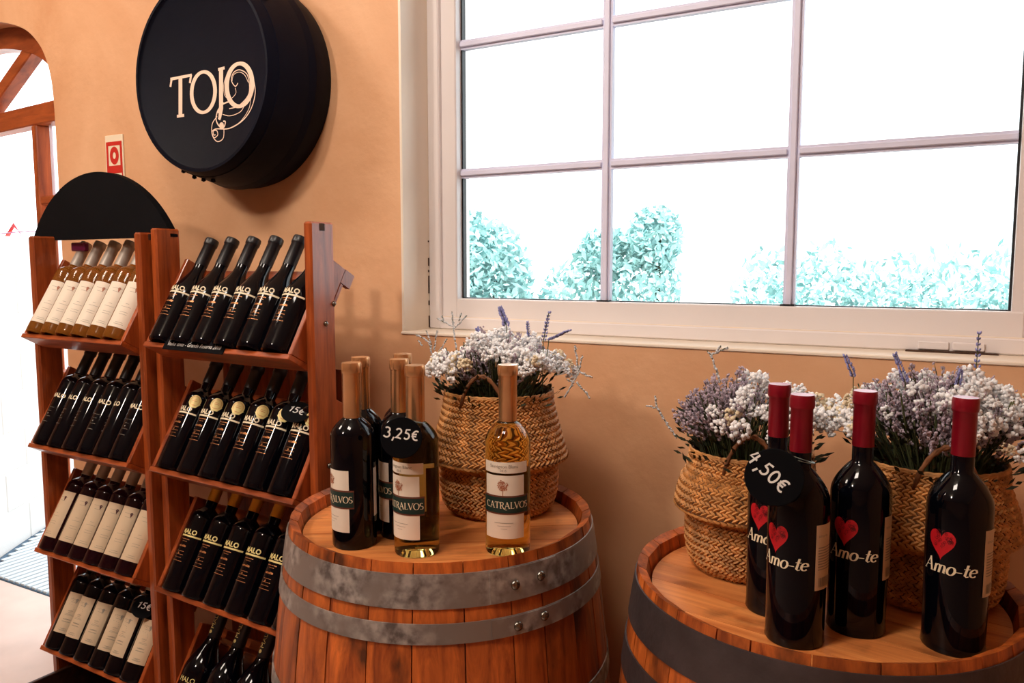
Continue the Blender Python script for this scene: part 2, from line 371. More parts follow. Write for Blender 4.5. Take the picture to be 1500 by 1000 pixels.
# ------------------------------------------------------------ structure
WY = 1.55; WB = 1.86
ARCH = [(-2.545, 1.90), (-2.552, 1.985), (-2.572, 2.055), (-2.61, 2.115), (-2.688, 2.173), (-2.823, 2.215), (-3.0, 2.245), (-3.35, 2.26)]
def build_back_wall():
    m = MB(); x0, x1 = -5.2, 2.2; zt = 3.0
    wl, wr, wb, wt = -1.166, 1.30, 1.232, 2.62   # window hole
    wr = .205
    ax0, ax1 = -4.155, -2.545
    def col(xa, xb, za, zb, za2=None):
        za2 = za if za2 is None else za2
        V = [(xa, WY, za), (xb, WY, za2), (xb, WY, zb), (xa, WY, zb), (xa, WB, za), (xb, WB, za2), (xb, WB, zb), (xa, WB, zb)]
        m.add(V, [(0, 1, 2, 3), (5, 4, 7, 6), (1, 0, 4, 5), (3, 2, 6, 7)])
    col(x0, ax0, 0, zt); n = 40
    ap = smooth_pts(ARCH, 5)[::-1]; ap = [(-6.7-x, z) for x, z in ap[::-1]]+ap[1:]
    for a, b in zip(ap, ap[1:]): col(a[0], b[0], a[1], zt, b[1])
    col(ax1, wl, 0, zt); col(wl, wr, 0, wb); col(wl, wr, wt, zt); col(wr, x1, 0, zt)
    for x, za, zb, s in ((ax0, 0, 1.90, 0), (ax1, 0, 1.90, 1), (wl, wb, wt, 0), (wr, wb, wt, 1)):
        m.add([(x, WY, za), (x, WB, za), (x, WB, zb), (x, WY, zb)], [(0, 1, 2, 3) if s else (3, 2, 1, 0)])
    tag(m.build('wall_back', WALL), kind='structure')
build_back_wall()
m = MB(); m.box(-5.4, -5.2, -3.6, 2.4, 0, 3.0); tag(m.build('wall_left', WALL), kind='structure')
m = MB(); m.box(2.2, 2.4, -3.6, 1.86, 0, 3.0); tag(m.build('wall_right', WALL), kind='structure')
m = MB(); m.box(-5.4, 2.4, -3.8, -3.6, 0, 3.0); tag(m.build('wall_front', WALL), kind='structure')
m = MB(); m.box(-5.4, 2.4, -3.8, 1.86, 3.0, 3.15); tag(m.build('ceiling', CEIL), kind='structure')
m = MB(); m.box(-5.4, 2.4, -3.8, 1.86, -.1, 0); tag(m.build('floor', FLOOR), kind='structure')
m = MB(); m.box(-30, 30, 1.861, 40, -.12, -.02); tag(m.build('ground_outside', GROUND), kind='structure')

# window: lining, sill, frame, sash, muntins, panes
m = MB(); m.box(-1.1665, -1.160, WY-.001, 1.84, 1.236, 2.62); tag(m.build('trim_1', CREAM), kind='structure')
m = MB(); m.box(-1.170, .205, WY-.003, 1.70, 1.2325, 1.2400, bev=.002); tag(m.build('trim_2', CREAM), kind='structure')
win = empty('window_1'); tag(win, 'white window with six or more panes above a plaster sill', kind='structure')
FY = 1.655
def bars(name, x0, x1, z0, z1, wl, wr, wb, wt, y0, y1, mat, par):
    for q in ((x0, x0+wl, z0, z1), (x1-wr, x1, z0, z1), (x0+wl, x1-wr, z0, z0+wb), (x0+wl, x1-wr, z1-wt, z1)):
        mm = MB(); mm.box(q[0], q[1], y0, y1, q[2], q[3], bev=.003); mm.build(name, mat, par)
bars('window_frame', -1.160, .200, 1.2405, 2.61, .034, .034, .030, .034, FY, FY+.09, UPVC, win)
bars('window_sash', -1.128, .168, 1.268, 2.578, .045, .045, .050, .05, FY+.012, FY+.075, UPVC, win)
mm = MB(); mm.box(-1.128, .168, FY+.004, FY+.012, 1.262, 1.272); mm.build('drip_bead', CREAM, win)
GX0, GX1, GZ0, GZ1 = -1.083, .123, 1.318, 2.528
GX1 = .098
for q in ((GX0-.004, GX0+.004, GZ0, GZ1), (GX1, GX1+.006, GZ0, GZ1), (GX0, GX1, GZ0-.004, GZ0+.002), (GX0, GX1, GZ1, GZ1+.004)):
    mm = MB(); mm.box(q[0], q[1], FY+.038, FY+.0525, q[2], q[3]); mm.build('gasket', GASKET, win)
mm = MB(); mm.box(GX1+.004, .125, FY+.016, FY+.07, 1.318, 2.53); mm.build('sash_inner_bead', UPVC, win)
cx_ = [-.692, -.286]; rz_ = [1.630, 1.943, 2.25]
def bead(name, p0, p1, wd, vert, par):
    mm = MB()
    if vert:
        mm.box(p0-wd, p0+wd, FY+.036, FY+.052, GZ0, GZ1); mm.box(p0-wd*.55, p0+wd*.55, FY+.030, FY+.036, GZ0, GZ1, bev=.002)
    else:
        mm.box(p0, p1, FY+.036, FY+.052, vert_z-wd, vert_z+wd); mm.box(p0, p1, FY+.030, FY+.036, vert_z-wd*.55, vert_z+wd*.55, bev=.002)
    mm.build(name, MUNT, par)
for x in cx_:
    bead('muntin', x, x, .0115, True, win)
    mm = MB(); mm.box(x-.014, x+.014, FY+.02, FY+.04, GZ0-.002, GZ0+.004); mm.build('muntin_foot', GASKET, win)
xe = [GX0]+cx_+[GX1]
for vert_z in rz_:
    for a, b in zip(xe, xe[1:]): bead('muntin', a+(.0115 if a != GX0 else 0), b-(.0115 if b != GX1 else 0), .0115, False, win)
ze = [GZ0]+rz_+[GZ1]
for a, b in zip(xe, xe[1:]):
    for c, d in zip(ze, ze[1:]):
        mm = MB(); mm.box(a, b, FY+.053, FY+.057, c, d); mm.build('pane', PANE, win)
for x in (-.045, .012):
    mm = MB(); mm.box(x, x+.052, FY-.004, FY+.001, 1.244, 1.260, bev=.002); mm.build('drain_cover', UPVC, win)
mm = MB(); mm.box(-.065, .085, FY-.012, FY-.001, 1.2402, 1.2425); mm.build('grime_line', GRIME, win)
mm = MB()
for z, l in ((1.243, .03), (1.300, .012), (1.33, .045), (1.384, .006), (1.40, .02), (1.46, .004)): mm.box(-1.160, -1.1585, FY-.003, FY+.0005, z, z+l)
mm.build('corner_crack', GRIME, win)

# arched door: frame behind the wall opening
door = empty('door_1', T(-2.648, 1.62, 0) @ RZ(R_(-5.7))); tag(door, 'brown wooden arched door frame with a fanlight, seen at the left edge', kind='structure')
mm = MB(); n = 30; V = []; F = []
for k in range(n+1):
    a = PI*k/n
    for rr in (0, .085):
        for y in (0, .06): V.append((-.70+(.80-rr)*math.cos(a), y, 1.967+(.315-rr)*abs(math.sin(a))**.8))
for k in range(n):
    b = 4*k; c = b+4; F += [(b, b+2, c+2, c), (b+1, c+1, c+3, b+3), (b+2, b+3, c+3, c+2), (b, c, c+1, b+1)]
mm.add(V, F); mm.build('arch_head', DOORW, door)
def dbox(name, x0, x1, z0, z1, mat, y0=0, y1=.055, M=None):
    q = MB(); q.box(x0, x1, y0, y1, z0, z1, M=M, bev=.004); return q.build(name, mat, door)
dbox('transom', -1.50, .10, 1.888, 1.957, DOORW)
dbox('mullion', -.186, -.150, 0, 1.888, DOORV)
dbox('mullion', -1.25, -1.214, 0, 1.888, DOORV)
dbox('door_jamb', .06, .10, 0, 1.888, DOORV); dbox('door_jamb', -1.50, -1.46, 0, 1.888, DOORV)
for z in (1.614, 1.0, .12): dbox('side_rail', -.150, .06, z, z+.028, DOORW)
dbox('glazing_bar', -.101, -.096, 1.642, 1.888, MUNT, .02, .03)
for ang, L_ in ((25, .60), (155, .60)):
    dbox('fan_spoke', .0, L_, -.024, .024, DOORW, .005, .055, M=T(-.60 if ang < 80 else -.80, 0, 1.957) @ Matrix.Rotation(-R_(ang), 4, 'Y'))

# ------------------------------------------------------------ outside things
def leafy(name, boxes, n, s, label, cat, group=None):
    V = []; F = []
    rnd = random.Random(len(name)*31+len(boxes)*7+int(boxes[0][0]*10))
    for i in range(n):
        bx = rnd.choice(boxes)
        while True:
            p = Vector((rnd.uniform(-1, 1), rnd.uniform(-1, 1), rnd.uniform(-1, 1)))
            if .35 < p.length < 1: break
        c = Vector((bx[0]+p.x*bx[3], bx[1]+p.y*bx[4], bx[2]+p.z*bx[5]))
        a = Vector((rnd.uniform(-1, 1), rnd.uniform(-1, 1), rnd.uniform(-1, 1))).normalized(); b = a.orthogonal().normalized()
        k = len(V); l = s*rnd.uniform(.6, 1.3)
        V += [c-a*l, c+b*l*.4, c+a*l, c-b*l*.4]; F.append((k, k+1, k+2, k+3))
    root = empty(name); tag(root, label, cat, group)
    f = link('foliage', mesh('foliage', V, F, LEAF), root); f['kind'] = 'stuff'
    t = MB()
    for bx in boxes[:3]: t.tube([(bx[0], bx[1], -.03), (bx[0]+.05, bx[1], bx[2])], [.05, .02], 6)
    t.build('trunk', STEMD, root)
leafy('shrub', [(-4.55, 6.8, 1.55, .60, .5, .5), (-4.25, 6.8, .9, .75, .5, .8), (-3.95, 6.7, 1.25, .42, .4, .6)], 4600, .055, 'round pale green bush outside the leftmost column of window panes', 'bush', 'bushes outside the window')
leafy('shrub', [(-3.25, 7.2, .9, .42, .4, .6), (-2.95, 7.2, 1.5, .30, .35, .28), (-2.45, 7.2, 1.65, .26, .3, .33), (-2.55, 7.2, 1.05, .4, .35, .6)], 3300, .055, 'airy pale bush outside behind the left window muntin', 'bush', 'bushes outside the window')
leafy('hedge', [(-1.32+.45*k, 7.0, .80+.03*math.sin(k*3.1), .44, .35, .80+.05*math.sin(k*2)) for k in range(9)], 9500, .05, 'long clipped pale green hedge outside across the right panes', 'hedge')
m = MB(); m.box(-5.1, -4.25, 6.0, 6.1, -.02, .99, bev=.01); tag(m.build('garden_wall', BLOCKM), 'low white garden wall in front of the bushes outside', 'wall')
# block wall seen through the doorway
bw = empty('block_wall', T(-3.92, 1.945, 0) @ RZ(R_(124))); tag(bw, 'white painted block wall outside the arched doorway', 'wall')
bmesh_block = None
q = MB(); q.box(0, .395, 0, .12, 0, .192, bev=.006); blk = q.me('block', BLOCKM)
for r in range(8):
    for k in range(0, 9):
        o = link('block', blk, bw, T(k*.4+(.2 if r % 2 else 0), 0, -.02+r*.1965))
q = MB(); q.box(.02, 3.6, .004, .116, -.02, 1.54); q.build('mortar_core', BLOCKM, bw)
# ribbed mat
mt = empty('doormat', T(-3.84, 1.885, -.018)); tag(mt, 'blue grey ribbed metal doormat outside the arched doorway', 'doormat')
q = MB(); q.add([(-.02, 0, 0), (1.4, 0, 0), (1.4, .8, 0), (-.62, .8, 0), (-.02, 0, .006), (1.4, 0, .006), (1.4, .8, .006), (-.62, .8, .006)], [(0, 3, 2, 1), (4, 5, 6, 7), (0, 1, 5, 4), (1, 2, 6, 5), (2, 3, 7, 6), (3, 0, 4, 7)]); q.build('mat_base', MATM, mt)
q = MB()
for k in range(-14, 34):
    x = k*.042; y0 = .005 if x > -.01 else -x/.75+.01; q.box(x, x+.028, min(y0, .78), .795, .006, .014)
o = q.build('mat_ribs', MATL, mt); o['kind'] = 'stuff'
# bunting
bt = empty('bunting'); tag(bt, 'pink triangular bunting flag on a thin string outside the door', 'bunting')
q = MB(); q.tube([(-4.64, 2.88, 1.555), (-4.45, 2.70, 1.60), (-4.30, 2.45, 1.585), (-4.12, 2.17, 1.555)], .003, 5); q.build('string', MAUVE, bt)
def dpt(u, v, Y):
    d = Matrix.Rotation(R_(29), 3, 'Z') @ Matrix.Rotation(R_(84.5), 3, 'X') @ Vector(((u-750)/1150, -(v-500)/1150, -1)); return EYE+d*(Y/d.y)
q = MB(); q.add([dpt(20, 326, 2.4), dpt(32, 347, 2.4), dpt(30, 340, 2.42), dpt(21, 333, 2.42), dpt(12, 352, 2.4), dpt(1, 362, 2.4), dpt(8, 345, 2.42)], [(0, 1, 2), (0, 2, 3), (0, 3, 4, 6), (6, 4, 5)]); o = q.build('flag', PINK, bt)
md = o.modifiers.new('s', 'SOLIDIFY'); md.thickness = .002

# ------------------------------------------------------------ round barrel-end sign
sg = empty('barrel_end_sign', T(-1.634, 0, 1.868)); tag(sg, 'round navy barrel-end sign lettered TOJO, fixed to the wall', 'sign')
def sign_profile(): # along -Y : (radius, y)
    return [(0, 1.365), (.224, 1.365), (.227, 1.363), (.229, 1.358), (.236, 1.358), (.239, 1.364), (.249, 1.40), (.258, 1.44), (.264, 1.475), (.266, 1.50), (.262, 1.53), (.256, 1.55), (0, 1.55)]
V, F = lathe([(r, y) for r, y in sign_profile()], 72)
V = [(x, z, -y) for x, y, z in V]
link('painted_drum', mesh('painted_drum', V, [f for f in F], NAVY, smooth=True, auto=40), sg)
for y0, y1, r0 in ((1.385, 1.42, .247), (1.465, 1.485, .2625)):
    V, F = lathe([(r0-.004, y0), (r0-.0005, y0), (r0+.0065, y1), (r0+.003, y1)], 72); V = [(x, z, -y) for x, y, z in V]
    link('hoop', mesh('hoop', V, F, NAVY, smooth=True, auto=40), sg)
for k, a in enumerate((-118, -108, -100, -92, 40)):
    q = MB(); q.blob(((.252)*math.cos(R_(a)), 1.40, .252*math.sin(R_(a))), .007); q.build('rivet', NAVY, sg, True)
def px2sign(u, v):  # photo pixel of the sign's lettering crop -> metres on its face
    import mathutils
    fw = cam.matrix_basis
    d = Matrix.Rotation(R_(29), 3, 'Z') @ Matrix.Rotation(R_(84.5), 3, 'X') @ Vector(((u-750)/1150, -(v-500)/1150, -1))
    t = 1.3643/d.y; P = EYE+d*t; return (P.x+1.634, P.z-1.868)
def sc_(pts): return [px2sign(240+x*.16, 60+y*.16) for x, y in pts]
def ell(cx, cy, rx, ry, rot, n=40):
    c, s_ = math.cos(R_(rot)), math.sin(R_(rot)); return [(cx+rx*math.cos(2*PI*k/n)*c-ry*math.sin(2*PI*k/n)*s_, cy+rx*math.cos(2*PI*k/n)*s_+ry*math.sin(2*PI*k/n)*c) for k in range(n)]
K = .00041
KZ = .00025
ik = Ink(); ik.ribbon(sc_([(60, 350), (255, 312)]), 28*KZ); ik.ribbon(sc_([(72, 345), (60, 420)]), 17*K); ik.ribbon(sc_([(250, 308), (238, 385)]), 17*K); ik.ribbon(sc_([(152, 335), (152, 690)]), 34*K); ik.ribbon(sc_([(120, 690), (186, 680)]), 28*KZ)
def sign_letter(name, ik_): return link(name, ik_.flat(name, SIGNW), sg, T(0, 1.3643, 0))
sign_letter('letter_t', ik)
ik = Ink(); ik.ribbon(sc_(ell(362, 468, 107, 186, 3, 56)), 32*K, closed=True, thin=30*KZ); sign_letter('letter_o', ik)
ik = Ink(); ik.ribbon(sc_([(524, 255), (524, 620), (512, 700), (505, 720)]), [34*K, 34*K, 24*K, 20*K]); ik.ribbon(sc_([(497, 262), (556, 246)]), 28*KZ); sign_letter('letter_j', ik)
ik = Ink(); ik.ribbon(sc_(ell(692, 402, 116, 196, 3, 56)), 36*K, closed=True, thin=34*KZ); sign_letter('letter_o', ik)
ik = Ink()
for pts, wd in (([(600, 620), (690, 590), (780, 480), (770, 320), (700, 265), (640, 290), (620, 360), (655, 415), (680, 385)], 8), ([(625, 370), (640, 310), (690, 285), (740, 310), (775, 380)], 5),
                ([(655, 430), (660, 480), (610, 530), (560, 500), (550, 400), (580, 300)], 5), ([(825, 360), (838, 480), (800, 620), (720, 730), (600, 800), (480, 805), (440, 830)], 9),
                ([(800, 500), (780, 620), (700, 740), (600, 800)], 5), ([(740, 590), (700, 650), (610, 685), (540, 672)], 6), ([(600, 555), (540, 580), (495, 640), (480, 720), (510, 780), (550, 790), (565, 740), (545, 735)], 12),
                ([(490, 690), (445, 760), (445, 860), (490, 920), (545, 890), (552, 800)], 8), ([(440, 830), (460, 885), (495, 860), (485, 820), (455, 825), (458, 860), (475, 858)], 8), ([(545, 560), (500, 660)], 18)):
    ik.ribbon(sc_(smooth_pts(pts)), wd*K*.72)
ik.disc(*sc_([(530, 775)])[0], 20*K)
ik.v = ik.v; link('flourish', ik.flat('flourish', SIGNW, .0004), sg, T(0, 1.3643, 0))

# fire sign
fs = empty('fire_alarm_sign', T(-2.245, WY-.004, 1.727) @ Matrix.Scale(.82, 4, (1, 0, 0))); tag(fs, 'small square red and white fire alarm sign on the plaster wall', 'sign')
q = MB(); q.box(-.052, .052, 0, .004, -.07, .07, bev=.001); q.build('plate', WHITE, fs)
ik = Ink(); ik.rect(-.046, .046, .038, .050); ik.rect(-.046, -.034, -.022, .038); ik.rect(.034, .046, -.022, .038); ik.rect(-.046, .046, -.045, -.022); ik.rect(-.046, -.040, -.066, -.045); ik.rect(.040, .046, -.066, -.045)
ik.v = ik.v; link('border', ik.flat('border', RED, .0006), fs)
ik = Ink(); ik.ribbon(arc(0, .008, .0175, .0185, 0, 348, 24), .017, closed=True); link('alarm_ring', ik.flat('alarm_ring', RED, .0006), fs)

# ------------------------------------------------------------ bottles
def shoulder(R, rn, z0, z1, p=1.25, n=10): return [(rn+(R-rn)*math.cos(PI/2*(k/n))**(1/p) if False else rn+(R-rn)*math.sin(PI/2*(1-k/n))**p, z0+(z1-z0)*k/n) for k in range(n+1)]
def bottle_profile(kind):
    if kind == 'catralvos': R, h, rn, zs, zn = .0362, .30, .0143, .180, .212
    elif kind == 'amo': R, h, rn, zs, zn = .0378, .32, .0132, .184, .228
    elif kind == 'burgundy': R, h, rn, zs, zn = .0380, .285, .0145, .125, .205
    elif kind == 'sparkling': R, h, rn, zs, zn = .0430, .32, .0155, .120, .210
    else: R, h, rn, zs, zn = .0355, .285, .0140, .178, .208
    p = 1.9 if kind in ('burgundy', 'sparkling') else .92
    pr = [(0, .012), (R*.55, .008), (R*.85, .001), (R*.94, 0), (R*.99, .003), (R*(.965 if kind == 'amo' else 1), .012), (R, zs-.03)]+shoulder(R, rn, zs, zn, p)[0:]
    pr += [(rn, h-.016), (rn+.0006, h-.015), (rn+.0013, h-.013), (rn+.0013, h-.004), (rn+.0004, h), (0, h)]
    return pr, R, h, rn, zs, zn
def capsule_mesh(h, rn, z0, mat):
    e = .0005
    return mesh('capsule', *lathe([(rn+e*.5, z0), (rn+e, z0+.001), (rn+e, h-.0175), (rn+.0012, h-.0168), (rn+.0022, h-.0145), (rn+.0022, h-.0035), (rn+.0012, h+.0008), (0, h+.0008)], 32), mat, smooth=True, auto=50)
PROTO = {}
def bottle_meshes(kind, shape, glass, cap, z0):
    pr, R, h, rn, zs, zn = bottle_profile(shape)
    g = mesh('glass_body', *lathe(pr, 40), glass, smooth=True, auto=60)
    parts = [('glass_body', g, None)]
    if cap: parts.append(('capsule', capsule_mesh(h, rn, z0, cap), None))
    e = .0004; Rl = R+e
    if kind in ('catralvos', 'catralvos_white'):
        if kind == 'catralvos_white':
            parts.append(('grape_label', patch('grape_label', PAPER, Rl, -1.10, 1.08, .1345, .152), None))
            ik = Ink(); ik.text('Sauvignon Blanc', .0074, (-.002, .0085)); ik.text('2015', .0052, (-.002, .0026)); parts.append(('lettering', ik.cyl('lettering', GREYT, Rl+e, .1345), 'grape_label'))
        parts.append(('front_label', patch('front_label', PAPER, Rl, -1.02, .90, .030, .131), None))
        parts.append(('label_band', patch('label_band', BROWNL, Rl+e, -1.12, 1.12, .069, .099), None))
        parts.append(('band_field', patch('band_field', GREENL, Rl+2*e, -1.09, 1.10, .0715, .0965), 'label_band'))
        ik = Ink(); wd = serif_text(ik, 'CATRALVOS', .0104, (-.0335, 0)); parts.append(('lettering', ik.cyl('lettering', CREAMT, Rl+3*e, .0790, 0), 'label_band'))
        ik = Ink(); rr = random.Random(3)
        for k in range(90):
            a = rr.uniform(0, 2*PI); d = .0088*math.sqrt(rr.random()); ik.disc(d*math.cos(a)-.003, .0165+d*math.sin(a), .0009, 5)
        ik.rect(-.0034, -.0026, 0, .012)
        for k in range(10): a = PI*k/9; ik.ribbon([(-.003, .008), (-.003+.007*math.cos(a), .0165+.006*math.sin(a))], .0003)
        parts.append(('tree_emblem', ik.cyl('tree_emblem', TREE, Rl+e, .099), 'front_label'))
        ik = Ink(); ik.rect(-.017, .014, 0, .0006, 6); ik.rect(-.012, .010, -.005, -.0045, 6); ik.rect(-.006, .004, -.0095, -.009, 3); parts.append(('small_print', ik.cyl('small_print', GREYT, Rl+e, .055), 'front_label'))
        parts.append(('back_label', patch('back_label', YBACK if kind == 'catralvos_white' else PAPER, Rl, 2.15, 3.7, .05, .13), None))
    elif kind == 'amo':
        R2 = R+.0003
        def heart(sc, cx=0, cy=0, n=40):
            return [(cx+sc*16*math.sin(t)**3/16, cy+sc*(13*math.cos(t)-5*math.cos(2*t)-2*math.cos(3*t)-math.cos(4*t))/16) for t in [2*PI*k/n for k in range(n)]]
        ik = Ink(); hp = heart(.0165); c0 = (0, .002)
        ik.fan(c0, [(x, y*1.26) for x, y in hp][::-1], 6)
        parts.append(('red_heart', ik.cyl('red_heart', REDH, R2, .142), None))
        ik = Ink(); rr = random.Random(5)
        for k in range(22):
            a = rr.uniform(0, 6.3); d = .0125*math.sqrt(rr.random()); x0, y0 = d*math.cos(a), d*math.sin(a)*.8+.0045; r0 = rr.uniform(.0018, .0034)
            ik.ribbon([(x0+r0*(1-t/20)*math.cos(.45*t+a), y0+r0*(1-t/20)*math.sin(.45*t+a)) for t in range(17)], .00045)
        parts.append(('heart_swirls', ik.cyl('heart_swirls', DARKR, R2+.0002, .142), 'red_heart'))
        ik = Ink(); serif_text(ik, 'Amo-te', .0172, (-.0235, 0), shear=.22, thick=.17, thin=.05); ik.disc(.0415, .0095, .0009, 8)
        parts.append(('lettering', ik.cyl('lettering', CREAMT, R2, .104), None))
        parts.append(('back_label', patch('back_label', PAPERC, R2, 1.35, 2.6, .078, .162), None))
        ik = Ink()
        for k in range(9): ik.rect(-.020, .020*(1-.3*(k % 3)), .052-.0035*k, .0534-.0035*k, 6)
        ik.text('amo-te', .006, (-.012, .066)); 
        for k in range(16): ik.rect(-.018+.0018*k, -.018+.0018*k+.0009*(1+k % 2*.4), .002, .014)
        parts.append(('small_print', ik.cyl('small_print', GREYT, R2+.0003, .080, 1.97), 'back_label'))
    elif kind in ('malo', 'malo_medal', 'malo_gold', 'malo_plain'):
        zt = {'malo': .128, 'malo_medal': .142, 'malo_gold': .135, 'malo_plain': .13}[kind]
        R2 = R+.0003; lm = CREAMT if kind != 'malo_gold' else GOLDS
        ik = Ink(); ik.text('MALO', .0165, (-.003, 0), bold=.0005)
        if kind != 'malo_plain': ik.rect(-.026, .034, -.0066, -.0026, 12)
        parts.append(('lettering', ik.cyl('lettering', lm, R2, zt), None))
        ik = Ink(); rr = random.Random(9)
        rows = [(-.014, .012, .0022), (-.019, .006, .0014), (-.032, .011, .005), (-.043, .009, .0012), (-.051, .011, .0014), (-.058, .010, .0012), (-.066, .0155, .0014)] if kind != 'malo_plain' else [(-.03, .009, .001), (-.04, .006, .001), (-.055, .007, .001), (-.07, .01, .0012)]
        for dz, hw, th in rows:
            x = -hw-.006
            while x < hw-.006:
                l = rr.uniform(.001, .0035); ik.rect(x, min(hw, x+l), dz, dz+th*rr.uniform(.7, 1), 1); x += l+rr.uniform(.0004, .0012)
        ik.disc(-.008, -.0475, .002, 8)
        parts.append(('small_print', ik.cyl('small_print', GOLDT if kind != 'malo_plain' else GREYT, R2, zt), None))
        if kind == 'malo_medal':
            ik = Ink(); ik.fan((0, 0), [(.0148*math.cos(2*PI*k/28), .0148*math.sin(2*PI*k/28)) for k in range(28)], 5); ik.fan((0, -.008), [(-.0160, -.005), (-.0075, -.0160), (0, -.0172), (.0075, -.0160), (.0160, -.005), (0, -.004)], 4)
            pr2 = pr; parts.append(('medal_sticker', ik.cyl('medal_sticker', GOLDS, R2+.0002, .170, .50), None))
            ik = Ink(); ik.ribbon(arc(0, 0, .0115, .0115, 0, 345, 24), .0006, closed=True); ik.rect(-.006, .006, -.001, .0002, 3); ik.rect(-.005, .005, .003, .0038, 3); ik.rect(-.006, .006, -.0105, -.0098, 3)
            parts.append(('medal_relief', ik.cyl('medal_relief', GOLDT, R2+.0005, .170, .50), 'medal_sticker'))
    elif kind == 'sparkling':
        ik = Ink(); ik.text('MALO', .017, (0, 0)); ik.disc(-.031, .006, .0045, 12); m_ = ik.cyl('neck_lettering', GOLDS, rn+.0016, .248, 0, swap=True); parts.append(('neck_lettering', m_, None))
        ik = Ink(); ik.text('MALO', .017, (-.004, 0)); parts.append(('lettering', ik.cyl('lettering', GOLDS, R+.0004, .095), None))
    elif kind in ('paper', 'rose', 'cream'):
        zb, zt = (.028, .150) if kind == 'rose' else (.034, .160) if kind == 'paper' else (.045, .152)
        half = .78 if kind != 'cream' else .70
        parts.append(('front_label', patch('front_label', PAPERC if kind != 'rose' else PAPER, R+.0004, -half, half, zb, zt), None))
        ik = Ink(); rr = random.Random(11)
        for k in range(9 if kind != 'cream' else 16):
            z = zb+.006+(zt-zb-.02)*rr.random()**1.6; hw = rr.uniform(.004, .014); ik.rect(-hw, hw, z, z+.0007, 4)
        if kind == 'cream':
            for k in range(14): ik.disc(rr.uniform(-.012, .006), zt-.012-rr.random()*.03, .0008, 5)
            ik.text('vinho', .006, (0, zb+.058))
        parts.append(('small_print', ik.cyl('small_print', GREYT, R+.0008, 0), 'front_label'))
        ik = Ink(); ik.disc(.002, zt-.017, .0036, 12); ik.poly([(-.0005, zt-.02), (.0045, zt-.02), (.002, zt-.027)])
        parts.append(('label_emblem', ik.cyl('label_emblem', {'paper': MATS['heart_swirls'], 'rose': TREE, 'cream': GREYT}[kind], R+.0008, 0, .1), 'front_label'))
    return parts
def make_bottle(key, M, label, cat='bottle', group=None, name='wine_bottle'):
    if key not in PROTO:
        PROTO[key] = bottle_meshes(*BK[key])
    root = empty(name, M); tag(root, label, cat, group); d = {}
    for nm, me_, par in PROTO[key]:
        d[nm] = link(nm, me_, d[par] if par else root)
    return root
BK = {'cat_red': ('catralvos', 'catralvos', GLASSB, GOLDC, .210), 'cat_white': ('catralvos_white', 'catralvos', GLASSA, GOLDC, .210), 'amo': ('amo', 'amo', GLASSB, REDC, .248),
      'malo_b': ('malo', 'burgundy', GLASSB, BLACKC, .212), 'malo_m': ('malo_medal', 'b', GLASSB, BLACKC, .225), 'malo_g': ('malo_gold', 'b', GLASSB, GOLDY, .225),
      'malo_p': ('malo_plain', 'b', GLASSB, BLACKC, .21), 'spark': ('sparkling', 'sparkling', GLASSB, BLACKC, .2), 'rose': ('rose', 'b', GLASSR, GREYC, .212),
      'paper': ('paper', 'b', GLASSP, GREYC, .215), 'cream': ('cream', 'b', GLASSB, GREYC, .215)}

# ------------------------------------------------------------ display racks
AL = R_(30)
u_ = Vector((0, math.sin(AL), math.cos(AL))); v_ = Vector((0, -math.cos(AL), math.sin(AL)))
def rack(M, W, tips, ztop, label, panel=False):
    root = empty('display_rack', M); tag(root, label, 'wine rack', 'slanted wooden display racks')
    th = .023
    for x in (0, W-th):
        q = MB(); q.box(x, x+th, .040, .105, 0, ztop, bev=.004); q.build('upright', RACK, root)
        for yy in (.0405-.004,):
            pass
    for x, s in ((0, -1), (W, 1)):
        q = MB(); q.box(x-.0008 if s < 0 else x-.0002, x+.0002 if s < 0 else x+.0008, .064, .078, ztop-.018, ztop-.003); q.build('peg_slot', GRIME, root)
    if panel: q = MB(); q.box(th+.002, W-th-.075, .214, .222, 0, 1.16); q.build('rear_panel', RACK, root)
    Mt = Matrix(((1, 0, 0), (0, u_.y, v_.y), (0, u_.z, v_.z))).to_4x4()   # local (x,u,v)
    for z in tips:
        C = Vector((0, .047, z-.0275)); A = T(*C) @ Mt
        x0, x1 = th+.001, W-th-.001
        q = MB(); q.box(x0, x1, -.012, 0, -.01, .055, M=A, bev=.0015); tray = q.build('tray', RACKH, root)
        q = MB(); q.box(x0, x1, .001, .195, -.010, 0, M=A, bev=.0015); q.build('back_board', RACKH, tray)
        for a in (x0, x1-.012):
            q = MB(); q.box(a, a+.012, .0, .228, .0, .052, M=A, bev=.0015)
            q.box(a, a+.012, .196, .228, -.03, 0, M=A); q.build('side_board', RACK, tray)
        q = MB(); q.box(x0+.012, x1-.012, .205, .228, -.022, -.008, M=A, bev=.0015); q.build('neck_rail', RACKH, tray)
        for xx, s in ((0, -1), (W, 1)):
            for uu in (.088, .135):
                P = A @ Vector((xx+s*.001, uu, .018)); q = MB(); q.blob(P, .0065, 1, (s, 0, 0)); q.build('bolt', STEEL, tray, True)
    return root
TIPS = [1.222, .920, .620, .285]
ML = T(-2.184, 1.197, 0) @ RZ(R_(-1.5)); MR = T(-1.690, 1.205, 0) @ RZ(R_(-4.0))
WL, WR = .484, .553
rack(ML, WL, [1.222, .924, .632, .352], 1.480, 'left wooden wine rack with a black half-round board on top')
rack(MR, WR, TIPS, 1.490, 'right wooden wine rack beside the barrel, with bolted upright', True)
SHELF = ['top', 'second', 'third', 'fourth']
